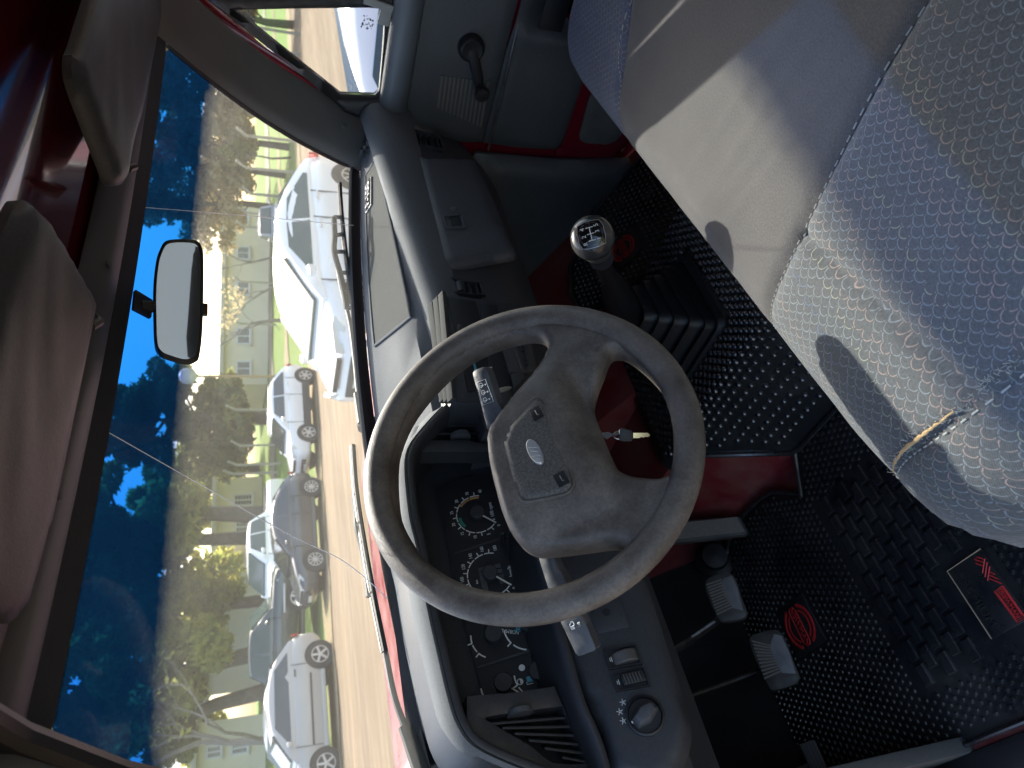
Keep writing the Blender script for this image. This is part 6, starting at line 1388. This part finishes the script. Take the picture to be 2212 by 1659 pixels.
names_ = ['first', 'second', 'third', 'fourth', 'fifth', 'sixth', 'seventh', 'eighth', 'ninth', 'tenth', 'eleventh', 'twelfth', 'thirteenth', 'fourteenth', 'fifteenth', 'sixteenth']
for i, (u, v, d) in enumerate(posts):
    o = hz if i == 0 else copy_tree(hz); p = px(u, v, d=d); o.location = (p.x, p.y, gz(p.x, p.y)); o.rotation_euler = (0, 0, random.uniform(-.2, .2)); o.scale = (1, 1, random.uniform(.85, 1.05))
    o['label'] = 'bent concrete fence post, %s from the passenger side of the view' % names_[i]
# ---------------------------------------------------------------- trees
def leaf_mat(name, c1, c2, tr_=.25):
    m, nt, out = new_mat(name); b = N(nt, 'ShaderNodeBsdfPrincipled'); b.inputs['Roughness'].default_value = .6; b.inputs['Specular IOR Level'].default_value = .3
    tc = N(nt, 'ShaderNodeTexCoord').outputs['Object']; c = mixc(nt, ramp(nt, noise(nt, tc, 1.2, 3), .35, .65), c1, c2); nt.links.new(c, b.inputs['Base Color'])
    tl = N(nt, 'ShaderNodeBsdfTranslucent'); nt.links.new(c, tl.inputs[0]); mx = N(nt, 'ShaderNodeMixShader'); mx.inputs[0].default_value = tr_; nt.links.new(b.outputs[0], mx.inputs[1]); nt.links.new(tl.outputs[0], mx.inputs[2]); nt.links.new(mx.outputs[0], out.inputs[0]); return m
M['cedar'] = leaf_mat('dark cedar foliage', (.14, .165, .055), (.32, .29, .09), .6); M['olive'] = leaf_mat('yellow green foliage', (.30, .34, .08), (.58, .52, .15), .75); M['dry'] = leaf_mat('dry straw foliage', (.58, .46, .26), (.44, .36, .2), .55)
M['shrub'] = leaf_mat('fresh yellow green shrub', (.20, .20, .03), (.12, .15, .03))
M['bark'] = mat('grey brown bark', (.13, .105, .08), .9, var=(3, .3, .7), base2=(.08, .065, .05), bump=(20, .6, .02)); M['palebark'] = mat('pale bare branch', (.25, .22, .18), .9, var=(3, .3, .7), base2=(.16, .14, .11))
def leaves(mb, c, rx, rz, n, s, rng, droop=0):
    for _ in range(n):
        while True:
            p = Vector((rng.uniform(-1, 1), rng.uniform(-1, 1), rng.uniform(-1, 1)))
            if .25 < p.length < 1: break
        q = c+Vector((p.x*rx, p.y*rx, p.z*rz)); d = Vector((rng.gauss(0, 1), rng.gauss(0, 1), rng.gauss(0, .6)-droop)).normalized(); e = d.orthogonal().normalized(); e = (Quaternion(d, rng.uniform(0, 6.3)) @ e); k = s*rng.uniform(.6, 1.4)
        mb.add([q-d*k, q+e*k*.45, q+d*k, q-e*k*.45], [(0, 1, 2, 3)])
def limb(mb, p, d, L, r, depth, rng, spread=.6, tips=None, up=.15):
    n = 3; pts = [p]; dd_ = d.copy()
    for i in range(n): dd_ = (dd_+Vector((rng.gauss(0, .14), rng.gauss(0, .14), up*.5+rng.gauss(0, .08)))).normalized(); pts.append(pts[-1]+dd_*L/n)
    mb.tube(pts, [r*(1-.55*i/n) for i in range(n+1)], 5 if depth < 2 else 7, cap=False)
    if depth == 0:
        if tips is not None: tips.append(pts[-1])
        return
    for k in range(rng.choice((2, 3)) if depth > 1 else 3):
        q = pts[rng.choice((1, 2, 3))] if k else pts[-1]; nd = (dd_+Vector((rng.gauss(0, spread), rng.gauss(0, spread), rng.gauss(.1, spread*.6)))).normalized(); limb(mb, q, nd, L*rng.uniform(.55, .8), r*.5, depth-1, rng, spread, tips, up)
def tree(name, label, u, v, d, crown_u, crown_r, m, n, seed, trunk_r=.25, leafs=.22, bare=False, lean=0, group='trees standing on the grass', clumps=24, flat=1.0):
    rng = random.Random(seed); b = px(u, v, d=d); b.z = gz(b.x, b.y)-.1; top = px(crown_u[0], v, d=d).z; low = px(crown_u[1], v, d=d).z; rad = crown_r/FPX*d
    t = thing(name, label, 'tree', tuple(b), group)
    mb = MB(); tips = []
    hgt = top-b.z
    if bare:
        limb(mb, b, Vector((lean, 0, 1)).normalized(), hgt*.42, trunk_r, 4, rng, .55, tips); mb.build('trunk', M['palebark'], t, 60)
        if n:
            mb = MB()
            for q in tips: leaves(mb, q, .5, .4, max(1, n//max(1, len(tips))), leafs, rng)
            mb.build('crown', M[m], t, 0)
        return t
    tp = Vector((b.x+lean*hgt, b.y, low+(top-low)*.55)); mb.tube([b, b.lerp(tp, .35)+Vector((rng.gauss(0, .15), 0, 0)), b.lerp(tp, .7)+Vector((rng.gauss(0, .2), rng.gauss(0, .2), 0)), tp], [trunk_r*1.15, trunk_r*.9, trunk_r*.6, trunk_r*.2], 9)
    cs = []
    for k in range(clumps):
        z = low+(top-low)*((k+.5)/clumps); f = (z-low)/(top-low); rr_ = rad*(math.sin(math.pi*(.12+.86*f**.8))**.8)*flat; a = rng.uniform(0, 6.28); q = rr_*rng.uniform(.25, .95)
        c = Vector((b.x+lean*(z-b.z)+math.cos(a)*q, b.y+math.sin(a)*q, z)); cs.append(c); s0 = b.lerp(tp, min(1, max(.3, (z-.6-b.z)/max(.1, tp.z-b.z)))); mb.tube([s0, s0.lerp(c, .6)+Vector((0, 0, .15)), c], [trunk_r*.28, trunk_r*.16, .02], 5, cap=False)
    mb.build('trunk', M['bark'], t, 60)
    mb = MB()
    for c in cs:
        k = rng.uniform(.6, 1.2); f = (c.z-low)/(top-low); leaves(mb, c, rad*(.33-.10*f)*k+.12, (top-low)*(.060-.022*f)*k+.2, int(n*(1.0-.50*f)*k)//clumps, leafs, rng, .2)
    mb.build('crown', M[m], t, 0); return t
tree('cedar_tree', 'dark round cedar behind the globe lamp and the white crossover', 545, 905, 42, (205, 525), 135, 'cedar', 17000, 1, .38, .27, clumps=44)
tree('cedar_tree', 'tall dark conifer with a straight trunk, right behind the white pickup cab', 545, 1116, 37, (-60, 430), 120, 'olive', 16000, 2, .42, .27, clumps=46)
tree('cedar_tree', 'second straight trunked conifer, left of the one behind the white pickup', 545, 1163, 37, (-80, 400), 95, 'cedar', 13000, 3, .34, .27, lean=.02, clumps=40)
tree('cedar_tree', 'bushy dark tree filling the view above the green pickup', 545, 1300, 39, (-40, 500), 135, 'olive', 17000, 4, .3, .27, clumps=48)
tree('cedar_tree', 'leaning yellow green tree above the silver hatchback', 545, 1405, 33, (-60, 470), 130, 'olive', 16000, 5, .36, .25, lean=-.05, clumps=46)
tree('cedar_tree', 'dark tree with a thick slanting trunk left of the white wall', 548, 1492, 33, (60, 420), 115, 'cedar', 12000, 6, .34, .24, lean=-.12, clumps=36)
tree('cedar_tree', 'tall dark tree at the top left of the windscreen', 545, 1240, 46, (-90, 330), 150, 'cedar', 15000, 7, .4, .32, clumps=44)
tree('bare_tree', 'leafless spreading tree at the far left against the sky', 545, 1600, 27, (110, 400), 80, 'olive', 500, 8, .20, .14, True)
tree('bare_tree', 'leafless tree leaning in at the far left edge', 548, 1690, 22, (170, 420), 80, 'dry', 0, 9, .18, .14, True, -.1)
tree('bare_tree', 'small leafless tree in front of the cream building, below the mirror', 553, 690, 38, (430, 520), 50, 'dry', 0, 10, .12, .1, True)
tree('bare_tree', 'small leafless tree with a dark base before the cream building', 556, 612, 36, (465, 520), 40, 'dry', 260, 12, .12, .1, True)
tree('bare_tree', 'thin leafless tree beside the far pale car', 553, 548, 40, (440, 520), 50, 'dry', 150, 13, .10, .1, True)
for i, (u, v, d, cu, r, m_, n, lb_) in enumerate(((548, 445, 44, (240, 520), 110, 'dry', 8000, 'dry straw coloured tree right of the long crack in the windscreen'), (550, 372, 42, (300, 540), 80, 'dry', 6500, 'dry straw coloured tree above the roof of the white hatchback'), (552, 310, 40, (350, 545), 75, 'dry', 6500, 'bushy dry tree left of the passenger pillar'), (552, 225, 40, (240, 530), 110, 'dry', 9000, 'tall dry tree behind the passenger pillar'), (552, 130, 38, (330, 540), 90, 'dry', 6500, 'dry tree seen above the passenger pillar'), (552, 40, 36, (380, 545), 90, 'dry', 6500, 'dry tree at the edge of the quarter light'), (552, -70, 36, (360, 545), 100, 'dry', 2500, 'dry tree beyond the quarter light'))):
    tree('dry_tree', lb_, u, v, d, cu, r, m_, n, 20+i, .20, .22, group='dry trees on the right', clumps=34)
tree('yellow_shrub', 'yellow green shrub among the dry trees', 552, 332, 38, (478, 530), 22, 'shrub', 1200, 40, .06, .12, group='dry trees on the right', clumps=8)
tree('cedar_tree', 'blue green conifer far behind the rear view mirror', 545, 470, 60, (130, 500), 70, 'cedar', 6000, 41, .3, .32, group='trees standing on the grass', clumps=26)
tree('cedar_tree', 'rounded olive tree between the white crossover and the cream building', 546, 1072, 52, (300, 530), 75, 'olive', 9000, 43, .3, .26, clumps=28)
tree('cedar_tree', 'olive tree filling the gap above the grey blue hatchback', 546, 1560, 44, (150, 470), 90, 'olive', 9000, 44, .3, .25, clumps=28)
tree('cedar_tree', 'olive tree right behind the green pickup roof', 546, 1350, 47, (120, 520), 90, 'olive', 10000, 45, .3, .26, clumps=30)
tree('cedar_tree', 'dark hedge tree far off on the left of the cream building', 546, 1010, 50, (330, 520), 80, 'olive', 8000, 42, .3, .28, clumps=28)
